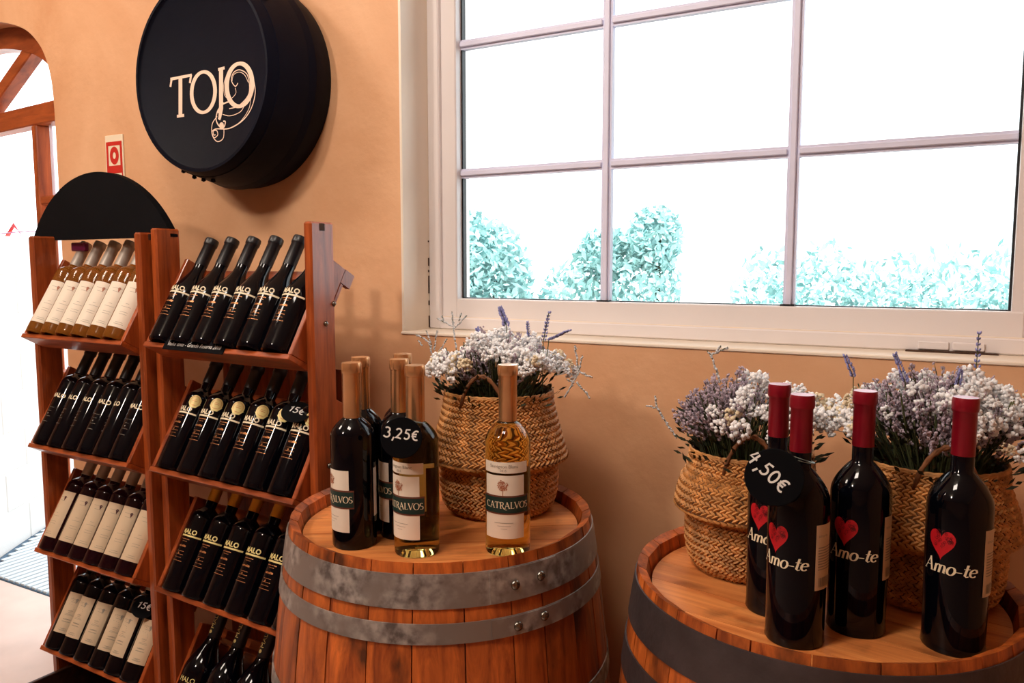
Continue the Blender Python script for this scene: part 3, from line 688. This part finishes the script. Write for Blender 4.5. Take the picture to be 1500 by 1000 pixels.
def rack_row(MM, W, z, key, n, spin, desc, where, al=30, over=None, r=.0365, first=0, name='wine_bottle'):
    th = .040; span = W-2*th; out = []
    a = R_(al); C = Vector((0, .047, z-.0275)); base = C+u_*.0015+v_*(r+.001)
    for i in range(n):
        x = th+span*(i+.5)/n
        sp = spin[i % len(spin)] if isinstance(spin, (list, tuple)) else spin
        M = MM @ T(x, base.y, base.z) @ RX(-a) @ RZ(R_(sp))
        lb = (over or {}).get(i, desc)
        lab = '%s, %s %s' % (lb, (ORD[i]+' from left' if i else 'leftmost'), where)
        out.append((make_bottle(key, M, lab, group='wine bottles on the '+where.replace('on ', '', 1), name=name), M))
    return out
rack_row(ML, WL, 1.222, 'rose', 6, [34, 36, 33, 35, 34, 36], 'amber bottle, white label', 'on left rack top shelf', r=.0356)
rack_row(ML, WL, .924, 'malo_p', 6, [14, 2, 0, 17, -14, 17], 'black bottle lettered MALO', 'on left rack second shelf', r=.0356)
rack_row(ML, WL, .632, 'paper', 6, [4, 34, 34, 38, 32, 36], 'plum bottle, ivory label', 'on left rack third shelf', r=.0356)
l4 = rack_row(ML, WL, .352, 'cream', 6, [40, 14, 28, 42, 8, 30], 'dark bottle, beige label', 'on left rack fourth shelf', r=.0356)
rack_row(MR, WR, 1.222, 'malo_b', 6, 13, 'slope-shouldered black MALO bottle', 'on right rack top shelf', r=.0381)
r2 = rack_row(MR, WR, .920, 'malo_m', 6, [6, 10, 10, 16, 10, 18], 'black MALO bottle with gold medal', 'on right rack second shelf', r=.0356)
rack_row(MR, WR, .620, 'malo_g', 6, 12, 'black bottle with gold capsule', 'on right rack third shelf', r=.0356)
rack_row(MR, WR, .285, 'spark', 5, 18, 'large black bottle lettered MALO', 'on right rack bottom shelf', r=.0431)
# chalk tags
def price_tag(M, r, body, size, rot, center, label, mat=CHALK, loop=None):
    root = empty('price_tag', M); tag(root, label, 'price tag', 'round black price tags')
    V, F = lathe([(0, -.001), (r-.001, -.001), (r, 0), (r-.001, .001), (0, .001)], 36); V = [(x, z, -y) for x, y, z in V]
    link('tag_disc', mesh('tag_disc', V, F, BLACKB, smooth=True, auto=30), root)
    ik = Ink(); chalk_text(ik, body, size, rot, center); link('chalk_price', ik.flat('chalk_price', mat, .0014), root)
    if loop: q = MB(); q.tube(loop, .0006, 5); q.build('hanging_wire', WIRE, root, True)
    return root
for (o, M), lab, r0 in ((l4[5], 'black chalk tag reading 15€ on the left rack bottle', .030), (r2[5], 'black chalk tag reading 15€ on the right rack bottle', .032)):
    Mt = M @ RZ(R_(8)) @ T(-.026 if r0 > .031 else -.036, -.034, .176) @ RX(R_(-30))
    price_tag(Mt, r0, '15€', .017, R_(-2), (.002, .004), lab, CHALK)
# chalk shelf strip on right rack
ss = empty('shelf_label_strip', MR); tag(ss, 'black chalk shelf strip with handwritten wine name on right rack', 'shelf label')
A = T(0, .047, 1.222-.0275) @ Matrix(((1, 0, 0), (0, u_.y, v_.y), (0, u_.z, v_.z))).to_4x4()
q = MB(); q.box(.108, .325, -.016, .010, .0555, .0575, M=A); q.build('strip', BLACKB, ss)
ik = Ink(); ik.text('Vinho tinto - Grande Reserva 2010', .0135, (.216, -.006), shear=.3)
link('handwriting', mesh('handwriting', [A @ Vector((x, y, .0578)) for x, y in ik.v], ik.f, CHALK), ss)
# half round board
hb = empty('half_round_board', T(-1.962, 1.290, 1.4700) @ RZ(R_(-1.5))); tag(hb, 'black segment-shaped chalkboard lying across the left rack top', 'chalkboard')
c, s = .302, .167; Rr = (c*c+s*s)/(2*s); V = []; n = 44; a0 = math.asin(c/Rr)
prof = [(-c, -.006)]+[(Rr*math.sin(-a0+2*a0*k/n), Rr*math.cos(-a0+2*a0*k/n)-(Rr-s)) for k in range(n+1)]+[(c, -.006)]
q = MB(); N_ = len(prof); q.add([(x, 0, z+.0065) for x, z in prof]+[(x, .02, z+.0065) for x, z in prof], [tuple(range(N_))[::1], tuple(range(N_, 2*N_))[::-1]]+[(k, N_+k, N_+(k+1) % N_, (k+1) % N_) for k in range(N_)])
q.build('board', BLACKB, hb)
# small mauve clip hanging under the board
q = MB(); q.box(-.03, .03, -.008, .008, -.012, .012, M=T(-2.10, 1.33, 1.452), bev=.003); tag(q.build('mauve_box', MAUVE), 'small mauve tin under the half-round board on left rack', 'tin')
# crate on the floor
DARKW = wood('dark_crate_wood', (40, 20, 14), (74, 36, 20), (1.5, 16, 16), .5, 0, .1)
cr = empty('floor_crate', ML @ T(.026, -.28, 0)); tag(cr, 'dark open wooden crate standing on the floor under the left rack', 'crate')
q = MB(); q.box(0, .43, 0, .52, .0, .012); q.build('base_board', DARKW, cr)
for a in ((0, .012, 0, .52), (.418, .43, 0, .52), (.012, .418, 0, .012), (.012, .418, .508, .52)):
    q = MB(); q.box(a[0], a[1], a[2], a[3], .012, .262, bev=.002); q.build('side_board', DARKW, cr)
for i, x in enumerate((.075, .17, .265, .36)):
    make_bottle('malo_p', ML @ T(.026+x, .19, .050) @ RX(R_(88)) @ RZ(.3), 'black bottle lying in the floor crate, '+ORD[i]+' from left' if i else 'black bottle lying leftmost in the floor crate', group='bottles lying in the floor crate')

# ------------------------------------------------------------ barrels
def barrel(cx, cy, R, H, Rb, label, hoops, rot, rivet_a, headrot, hoopm):
    root = empty('wine_barrel', T(cx, cy, 0)); tag(root, label, 'barrel', 'oak wine barrels')
    def rad(z): return R+(Rb-R)*(1-((z-H/2)/(H/2))**2)
    rnd = random.Random(int(cx*1000)); n = 27; ws = [rnd.uniform(.75, 1.3) for _ in range(n)]; tot = sum(ws); a = rot
    for w_ in ws:
        da = 2*PI*w_/tot; g = .0009/R; a0, a1 = a+g, a+da-g; a += da
        V = []; F = []; nz = 15; m_ = 4
        dr = rnd.uniform(-.0007, .0007)
        zs = [H*k/(nz-2) for k in range(nz-1)]; zs.insert(-1, H-.032)
        for z in zs:
            Ro = rad(z)+dr; Ri = Ro-(.013 if z > H-.001 else .024)
            for k in range(m_+1):
                b = a0+(a1-a0)*k/m_; e = -.0008 if k in (0, m_) else 0; V.append(((Ro+e)*math.cos(b), (Ro+e)*math.sin(b), z))
            zi = z if z not in (zs[0], zs[-1]) else z
            for k in (1, 0):
                b = a0 if k == 0 else a1; V.append((Ri*math.cos(b), Ri*math.sin(b), z-(.006 if z == zs[-1] else 0)))
        s_ = m_+3
        for i in range(nz-1):
            for k in range(s_): F.append((i*s_+k, i*s_+(k+1) % s_, (i+1)*s_+(k+1) % s_, (i+1)*s_+k))
        F.append(tuple(range(s_))[::-1]); F.append(tuple(range((nz-1)*s_, nz*s_)))
        link('stave', mesh('stave', V, F, OAK, smooth=True, auto=35), root)
    # head planks
    Rh = R-.0215; zt = H-.026; ws = [.8, 1.1, 1, 1.15, .95, 1.1, .9]; tot = sum(ws); y = -Rh
    for w_ in ws:
        y1 = y+2*Rh*w_/tot; ya, yb = y+.0005, y1-.0005; P = []
        for k in range(9): t = ya+(yb-ya)*k/8; P.append((math.sqrt(max(0, Rh*Rh-t*t)), t))
        for k in range(9): t = yb+(ya-yb)*k/8; P.append((-math.sqrt(max(0, Rh*Rh-t*t)), t))
        N2 = len(P); Mh = RZ(headrot)
        V = [Mh @ Vector((x, t, zt)) for x, t in P]+[Mh @ Vector((x, t, zt-.02)) for x, t in P]
        F = [tuple(range(N2)), tuple(range(N2, 2*N2))[::-1]]+[(k, N2+k, N2+(k+1) % N2, (k+1) % N2) for k in range(N2)]
        me_ = mesh('head_plank', [RZ(-headrot) @ v for v in V], F, HEAD); link('head_plank', me_, root, RZ(headrot)); y = y1
    for z0, z1 in hoops:
        n = 96; pr = []
        for t in (0, .5, 1): z = z0+(z1-z0)*t; pr.append((rad(z)+.0025, z))
        pr = [(rad(z0)+.0004, z0)]+pr+[(rad(z1)+.0004, z1)]
        V, F = lathe(pr, n); h = link('hoop', mesh('hoop', V, F, hoopm, smooth=True, auto=40), root)
        if z0 > .4:
            z = (z0+z1)/2
            # overlap edge of the band
            Rr = rad(z)+.0035; q = MB(); aa = rivet_a+.30
            for k in range(8):
                b0 = aa-.45*k/8; b1 = aa-.45*(k+1)/8
                for zz in (0,):
                    q.add([((rad(za)+rr)*math.cos(b), (rad(za)+rr)*math.sin(b), za) for b in (b0, b1) for za in (z0+.001, z1-.001) for rr in (.002, .0040)], [(1, 3, 7, 5), (0, 1, 5, 4), (2, 6, 7, 3), (0, 2, 3, 1), (4, 5, 7, 6)])
            q.build('hoop_lap', hoopm, h)
            for da, dz in ((0, -.1), (.17, .1)):
                b = rivet_a+da; P = (Rr+.0005)*Vector((math.cos(b), math.sin(b), 0)); q = MB(); V, F = lathe([(.0075, 0), (.007, .0022), (.004, .0042), (0, .0048)], 14)
                Q = Vector((math.cos(b), math.sin(b), 0)).to_track_quat('Z', 'Y'); q.add([Q @ Vector(v)+P+Vector((0, 0, z+dz*.02)) for v in V], F); q.build('rivet', STEEL, h, True)
    return root
H1 = .97; H2 = .943
B1 = (-.773, 1.137); B2 = (-.148, 1.213)
barrel(B1[0], B1[1], .263, H1, .306, 'oak barrel with grey hoops holding the CATRALVOS bottles', [(.905, .954), (.855, .884), (.70, .73), (.20, .23), (.08, .11), (.02, .06)], .3, -.57, R_(35), HOOP)
barrel(B2[0], B2[1], .267, H2, .307, 'oak barrel with dark hoops holding the Amo-te bottles', [(.868, .930), (.79, .835), (.66, .69), (.20, .23), (.08, .11), (.02, .06)], .1, 1.6, R_(-10), HOOPD)
Z1 = H1-.026; Z2 = H2-.026

# bottles on barrel 1
def face(x, y, off=0): return RZ(math.atan2(x, -y)*-1+0 if False else math.atan2(-x, y)*1.0) @ RZ(R_(off))
def stand(key, x, y, z, off, label, group): return make_bottle(key, T(x, y, z) @ RZ(math.atan2(-x, y)+R_(off)), label, group=group)
g = 'bottles standing on the left barrel'
stand('cat_red', -.838, .976, Z1, -64, 'front dark CATRALVOS bottle at left edge of left barrel', g)
stand('cat_red', -.876, 1.044, Z1, -60, 'dark bottle mostly hidden behind the front-left CATRALVOS bottle', g)
stand('cat_red', -.800, 1.052, Z1, -84, 'dark CATRALVOS bottle right behind the 3,25€ tagged bottle', g)
stand('cat_red', -.842, 1.118, Z1, -60, 'rearmost dark CATRALVOS bottle, only its bronze cap shows', g)
stand('cat_white', -.728, .998, Z1, -44, 'golden white wine bottle wearing the 3,25€ tag', g)
stand('cat_white', -.603, 1.074, Z1, -8, 'golden CATRALVOS white wine bottle in front of basket', g)
g = 'bottles standing on the right barrel'
stand('amo', -.155, 1.040, Z2, -42, 'red-capped Amo-te bottle wearing the 4,50€ tag', g)
stand('amo', -.197, 1.118, Z2, -34, 'red-capped Amo-te bottle behind the 4,50€ tag', g)
stand('amo', -.088, 1.111, Z2, -27, 'red-capped Amo-te bottle standing between the two baskets', g)
stand('amo', .026, 1.116, Z2, -28, 'red-capped Amo-te bottle at right in front of large basket', g)
def ray(u, v, y):
    d = Matrix.Rotation(R_(29), 3, 'Z') @ Matrix.Rotation(R_(84.5), 3, 'X') @ Vector(((u-750)/1150, -(v-500)/1150, -1)); return EYE+d*(y/d.y)
P = ray(588, 641, .945); Mt = T(*P) @ RZ(math.atan2(-P.x, P.y)) @ RX(R_(-10))
nk = Vector((-.728, .998, Z1+.213)); li = Mt.inverted()
price_tag(Mt, .0315, '3,25€', .0150, R_(-9), (0.001, .006), 'round black chalk tag reading 3,25€ on golden bottle', CHALK,
          [li @ (nk+Vector((.0165*math.cos(a), .0165*math.sin(a), -.004*math.sin(a+1)))) for a in [k*PI/8 for k in range(17)]]+[Vector((0.005, .001, .028))])
P = ray(1134, 699, 0.985); Mt = T(*P) @ RZ(math.atan2(-P.x, P.y)) @ RX(R_(-8))
nk = Vector((-.155, 1.040, Z2+.237)); li = Mt.inverted()
price_tag(Mt, .0355, '4,50€', .0165, R_(-42), (-.006, .006), 'round black chalk tag reading 4,50€ on red-capped bottle', CHALK,
          [li @ (nk+Vector((.0175*math.cos(a), .0175*math.sin(a), -.004*math.sin(a+1)))) for a in [k*PI/8 for k in range(17)]]+[Vector((0.012, .001, .03))])

# ------------------------------------------------------------ baskets
def basket(cx, cy, z0, rl, rb, rr, hb_, h, label, seed):
    root = empty('belly_basket', T(cx, cy, z0)); tag(root, label, 'basket', 'woven belly baskets')
    prof = [(rl*.80, .002), (rl*.92, .014), (rl*.98, .035), (rl, .06), (rl, hb_-.012), (rl*1.02, hb_-.004), (rb, hb_+.006), (rb*1.0, hb_+.012), ((rb+rr)/2+.004, hb_+.045), (rr+.004, h-.03), (rr, h)]
    q = smooth_pts(prof, 4)
    inner = [(r-.005, z+.001) for r, z in q][::-1]
    V, F = lathe([(0, .002)]+q+inner+[(0, .006)], 48)
    link('basket_shell', mesh('basket_shell', V, F, SEAGD, smooth=True), root)
    # woven strand tufts, twill rows
    rnd = random.Random(seed); w = MB(); s = 0; L = [0]
    for a, b in zip(q, q[1:]): L.append(L[-1]+math.dist(a, b))
    def at(t):
        for i in range(len(q)-1):
            if L[i+1] >= t: break
        f = (t-L[i])/(L[i+1]-L[i]); a, b = q[i], q[i+1]; d = Vector((b[0]-a[0], b[1]-a[1])).normalized()
        return a[0]+(b[0]-a[0])*f, a[1]+(b[1]-a[1])*f, d
    step = .0056; rows = int(L[-1]/step)
    nb = 72
    for i in range(rows):
        r, z, d = at((i+.5)*L[-1]/rows)
        for k in range(nb):
            a = 2*PI*(k+(i % 2)*.5)/nb+rnd.uniform(-.01, .01)
            er = Vector((math.cos(a), math.sin(a), 0)); et = Vector((-math.sin(a), math.cos(a), 0)); up = er*d.x+Vector((0, 0, d.y)); nrm = er*d.y-Vector((0, 0, d.x))
            sg_ = 1 if i % 2 else -1
            ax = (et*.86+up*.5*sg_).normalized(); ay = nrm.cross(ax)
            l = PI*r/nb*1.45*rnd.uniform(.9, 1.1); hw = .0025*rnd.uniform(.85, 1.15); c = er*r+Vector((0, 0, z))+nrm*.0003; hgt = .0026*rnd.uniform(.8, 1.3)
            w.add([c-ax*l, c-ax*l*.4+ay*hw, c+ax*l*.4+ay*hw, c+ax*l, c+ax*l*.4-ay*hw, c-ax*l*.4-ay*hw, c-ax*l*.4+nrm*hgt, c+ax*l*.4+nrm*hgt],
                  [(0, 5, 6), (0, 6, 1), (1, 6, 7, 2), (2, 7, 3), (3, 7, 4), (4, 7, 6, 5)])
    o = w.build('woven_strands', SEAG, root); o['kind'] = 'stuff'
    w = MB()
    for j in range(3): w.tube([((rr+.0006)*math.cos(2*PI*k/96), (rr+.0006)*math.sin(2*PI*k/96), h+.0015+.002*math.sin(k*.9+j*2.1)) for k in range(97)], .0022, 5)
    w.build('braided_rim', SEAG, root, True)
    for a in (-1.35, 1.8):
        w = MB()
        for j in range(2):
            pts = []
            for k in range(17):
                t = k/16; ang = a-.42+.84*t; rr_ = rr+.003; zz = h-.02+.062*math.sin(PI*t)**.7+.002*math.sin(k*1.6+j*3)
                pts.append((rr_*math.cos(ang), rr_*math.sin(ang), zz))
            w.tube(pts, .0028, 6)
        w.build('handle_loop', HANDL, root, True)
    return root
K1 = (-.728, 1.262); K2 = (-.264, 1.262); K3 = (-.009, 1.281)
basket(*K1, Z1, .110, .127, .100, .096, .222, 'woven seagrass belly basket on the left barrel', 1)
basket(*K2, Z2, .098, .115, .093, .095, .190, 'woven seagrass belly basket at left on the right barrel', 2)
basket(K3[0], K3[1], Z2, .100, .116, .096, .095, .200, 'large woven basket at right on the right barrel', 3)

# ------------------------------------------------------------ dried flowers
def cluster_mesh(mat, seed, r=.0115, n=24):
    rnd = random.Random(seed); q = MB()
    for k in range(n):
        a = rnd.uniform(0, 2*PI); e = rnd.uniform(.05, 1.25); d = Vector((math.cos(a)*math.cos(e), math.sin(a)*math.cos(e), math.sin(e)))
        q.blob(d*r*rnd.uniform(.6, 1.1), r*rnd.uniform(.17, .30), rnd.uniform(.7, 1.2), d+Vector((rnd.uniform(-.4, .4), rnd.uniform(-.4, .4), 0)))
    q.tube([(0, 0, -.02), (0, 0, 0)], .0008, 4); return q.me('flower_cluster', mat, True)
CW = [cluster_mesh(PETAL, s) for s in (1, 2, 3)]+[cluster_mesh(PETALC, 4)]
def wispy(q, p0, d, L_, rnd, r=.0011, dens=1.0, sz=.0016):
    pts = [Vector(p0)]; dd = Vector(d).normalized(); n = 6
    for k in range(n): dd = (dd+Vector((rnd.uniform(-.15, .15), rnd.uniform(-.15, .15), rnd.uniform(-.1, .08)))).normalized(); pts.append(pts[-1]+dd*L_/n)
    q.mi = 0; q.tube(pts, [r*.8]*(n)+[r*.3], 3, False)
    q.mi = 1
    for k in range(int(26*dens)):
        t = rnd.uniform(.25, 1)*n; i = min(int(t), n-1); p = pts[i].lerp(pts[i+1], t-i)
        q.blob(p+Vector((rnd.uniform(-1, 1), rnd.uniform(-1, 1), rnd.uniform(-1, 1)))*.0035, sz*rnd.uniform(.6, 1.3), 1.5, dd+Vector((rnd.uniform(-1, 1), rnd.uniform(-1, 1), .2)))
def bouquet(base, rim, h, spread, top, ncl, nwisp, label, seed, mix, wmat, side=0):
    rnd = random.Random(seed); root = empty('dried_bouquet', T(base[0], base[1], base[2]+h)); tag(root, label, 'flowers', 'dried bouquets in the baskets')
    st = MB(); lf = MB()
    for k in range(170):
        a = rnd.uniform(0, 2*PI); r0 = rim*.75*math.sqrt(rnd.random()); r1 = r0*1.25+rnd.uniform(0, .03); zz = top*rnd.uniform(.35, .85)
        st.tube([(r0*math.cos(a)*.7, r0*math.sin(a)*.7, -.06), (r0*math.cos(a), r0*math.sin(a), 0), (r1*math.cos(a), r1*math.sin(a), zz)], .0011, 3, False)
    for k in range(420):
        a = rnd.uniform(0, 2*PI); r1 = (rim+.02)*math.sqrt(rnd.random()); z = rnd.uniform(-.01, top*.55); d = Vector((math.cos(a)+rnd.uniform(-.6, .6), math.sin(a)+rnd.uniform(-.6, .6), rnd.uniform(.2, 1.3))).normalized()
        c = Vector((r1*math.cos(a), r1*math.sin(a), z)); b = d.orthogonal().normalized(); l = rnd.uniform(.01, .024)
        lf.add([c, c+d*l*.5+b*.0028, c+d*l, c+d*l*.5-b*.0028], [(0, 1, 2, 3)])
    o = st.build('stems', STEM, root); o['kind'] = 'stuff'; o = lf.build('leaves', STEMD, root); o['kind'] = 'stuff'
    wp = MB(); tips = []
    for k in range(nwisp):
        a = rnd.uniform(0, 2*PI); e = rnd.uniform(0, 1)
        ra = spread*.9*math.sqrt(e); wz = top*(1.02-.50*e)*rnd.uniform(.8, 1.12)
        x = ra*math.cos(a); y = ra*math.sin(a)*.9
        if mix(x, y, rnd) < 0: continue
        p0 = Vector((x*.55, y*.55, wz*.35)); d = Vector((x, y, wz))-p0; wispy(wp, p0, d, d.length*1.05, rnd, dens=1.3, sz=.0021)
    o = wp.build('limonium_wisps', [STEM, wmat], root); o['kind'] = 'stuff'
    for k in range(ncl):
        for _ in range(40):
            a = rnd.uniform(0, 2*PI); e = rnd.random()**.6; ra = spread*e; x, y = ra*math.cos(a), ra*math.sin(a)*.92
            if mix(x, y, rnd) <= 0: break
        z = top*(1-.55*e*e)*rnd.uniform(.74, 1.04)
        n = Vector((x*9, y*9, z*6)).normalized(); me_ = CW[rnd.choice((0, 1, 2, 3)) if e > .7 else rnd.choice((0, 1, 2))]
        sc = rnd.uniform(.8, 1.5)
        link('flower_cluster', me_, root, T(x, y, z) @ n.to_track_quat('Z', 'Y').to_matrix().to_4x4() @ RZ(rnd.uniform(0, 6)) @ Matrix.Scale(sc, 4))
    return root
bouquet((K1[0]+.000, K1[1], Z1), .095, .215, .136, .112, 170, 190, 'white statice and mauve limonium bunch in left barrel basket', 5, lambda x, y, r: (1 if r.random() < .45 else -1), LIMO)
bouquet((K2[0]-.005, K2[1], Z2), .090, .185, .130, .122, 70, 330, 'mostly mauve-brown dried bunch in the basket behind 4,50€ tag', 6, lambda x, y, r: (1 if x < -.005+r.uniform(-.04, .03) else -1), LIMB if False else LIMO)
bouquet((K3[0]+.005, K3[1], Z2), .095, .195, .150, .130, 210, 260, 'white statice bunch with brown centre in large right basket', 8, lambda x, y, r: (1 if abs(x+.03) < .06 and r.random() < .9 and y < .03 else -1 if r.random() < .6 else 1), LIMO)
def sprig(u, v0, v1, du, Y, label, mat=LAV, group='lavender sprigs above the baskets', n=26, sz=.0030, down=.10):
    a = ray(u, v1, Y); b = ray(u+du, v0, Y); root = empty('lavender_sprig' if mat is LAV else 'statice_sprig'); root.location = a; tag(root, label, 'flower', group)
    d = b-a; rnd = random.Random(int(u)); q = MB(); q.tube([Vector((-d.x*.2, -d.y*.1, -down)), Vector((0, 0, 0)), d], .0009, 4); q.build('stalk', STEM, root)
    q = MB()
    for k in range(n):
        t = .05+.95*(k//3)/(n//3); an = k*2.1; o_ = Vector((math.cos(an), math.sin(an), .3)); q.blob(d*t+o_*sz*rnd.uniform(.9, 1.7)*(1.1-.5*t), sz*.95*rnd.uniform(.5, .95), 1.7, d.normalized()+o_*.6)
    q.build('florets', mat, root, True)
sprig(742, 450, 478, -10, 1.27, 'thick lavender sprig at the middle top of left basket', n=40, sz=.0036)
sprig(776, 472, 500, -4, 1.28, 'short dark lavender sprig right of the thick one', sz=.0022)
sprig(796, 458, 500, 8, 1.26, 'tall upright lavender sprig at right over left basket', sz=.0026)
sprig(804, 484, 498, 30, 1.25, 'lavender sprig leaning far right over the left basket', n=34, sz=.0028, down=.06)
sprig(708, 480, 505, -10, 1.25, 'low lavender sprig left of the middle of left basket', n=34, sz=.003)
sprig(1250, 518, 552, -14, 1.24, 'bent lavender sprig over left side of large right basket'[:70], n=30, sz=.0026)
sprig(1326, 518, 560, -16, 1.25, 'dark lavender sprig leaning left over large right basket', n=34, sz=.0028)
sprig(1430, 488, 540, 4, 1.29, 'tallest lavender sprig, at right over large right basket', n=20, sz=.0024)
sprig(1402, 540, 565, 6, 1.24, 'short lavender sprig low amid the large right basket', n=24, sz=.0026)
def branch(pts, Y, label, par_n=5):
    P = [ray(u, v, Y) for u, v in pts[0]]; root = empty('statice_sprig'); root.location = P[0]; tag(root, label, 'flower', 'pale branching sprigs beside the baskets')
    q = MB(); f = MB(); rnd = random.Random(int(pts[0][0][0]))
    for line in pts:
        L_ = [ray(u, v, Y)-P[0] for u, v in line]; q.tube(L_, .0009, 4)
        for a, b in zip(L_, L_[1:]):
            m_ = max(2, int((b-a).length/.0024))
            for k in range(m_):
                o_ = Vector((rnd.uniform(-1, 1), rnd.uniform(-1, 1), rnd.uniform(-1, 1)))*.0012; f.blob(a.lerp(b, k/m_)+o_, .0020*rnd.uniform(.7, 1.2), 1.3, b-a+o_*5)
    q.build('stalk', STEM, root); f.build('florets', SILVER, root, True)
branch([[(672, 540), (664, 478)], [(663, 478), (640, 466)], [(664, 478), (662, 456)], [(666, 480), (684, 462)], [(650, 472), (648, 462)], [(672, 470), (676, 458)]], 1.30, 'pale branching sprig above the left of left basket')
branch([[(645, 560), (628, 500)], [(628, 500), (610, 490)], [(632, 505), (624, 484)], [(636, 512), (640, 484)], [(640, 520), (655, 496)], [(618, 505), (612, 498)]], 1.30, 'pale branching sprig hanging out left of left basket')
branch([[(828, 580), (848, 545), (853, 520)], [(848, 545), (842, 505)], [(850, 545), (868, 553)], [(846, 560), (864, 583)], [(840, 560), (830, 556)]], 1.26, 'pale branching sprig sticking out right of left basket')
branch([[(1055, 560), (1042, 520)], [(1042, 520), (1066, 508)], [(1042, 520), (1036, 514)], [(1050, 515), (1056, 506)]], 1.26, 'thin pale sprig standing above the 4,50€ basket')
branch([[(1230, 600), (1204, 610), (1196, 606)], [(1204, 610), (1192, 625)], [(1210, 606), (1202, 594)]], 1.24, 'small white sprig reaching left from large right basket')
branch([[(990, 640), (962, 597), (946, 594)], [(962, 597), (960, 580)]], 1.24, 'mauve sprig reaching left out of the 4,50€ basket')
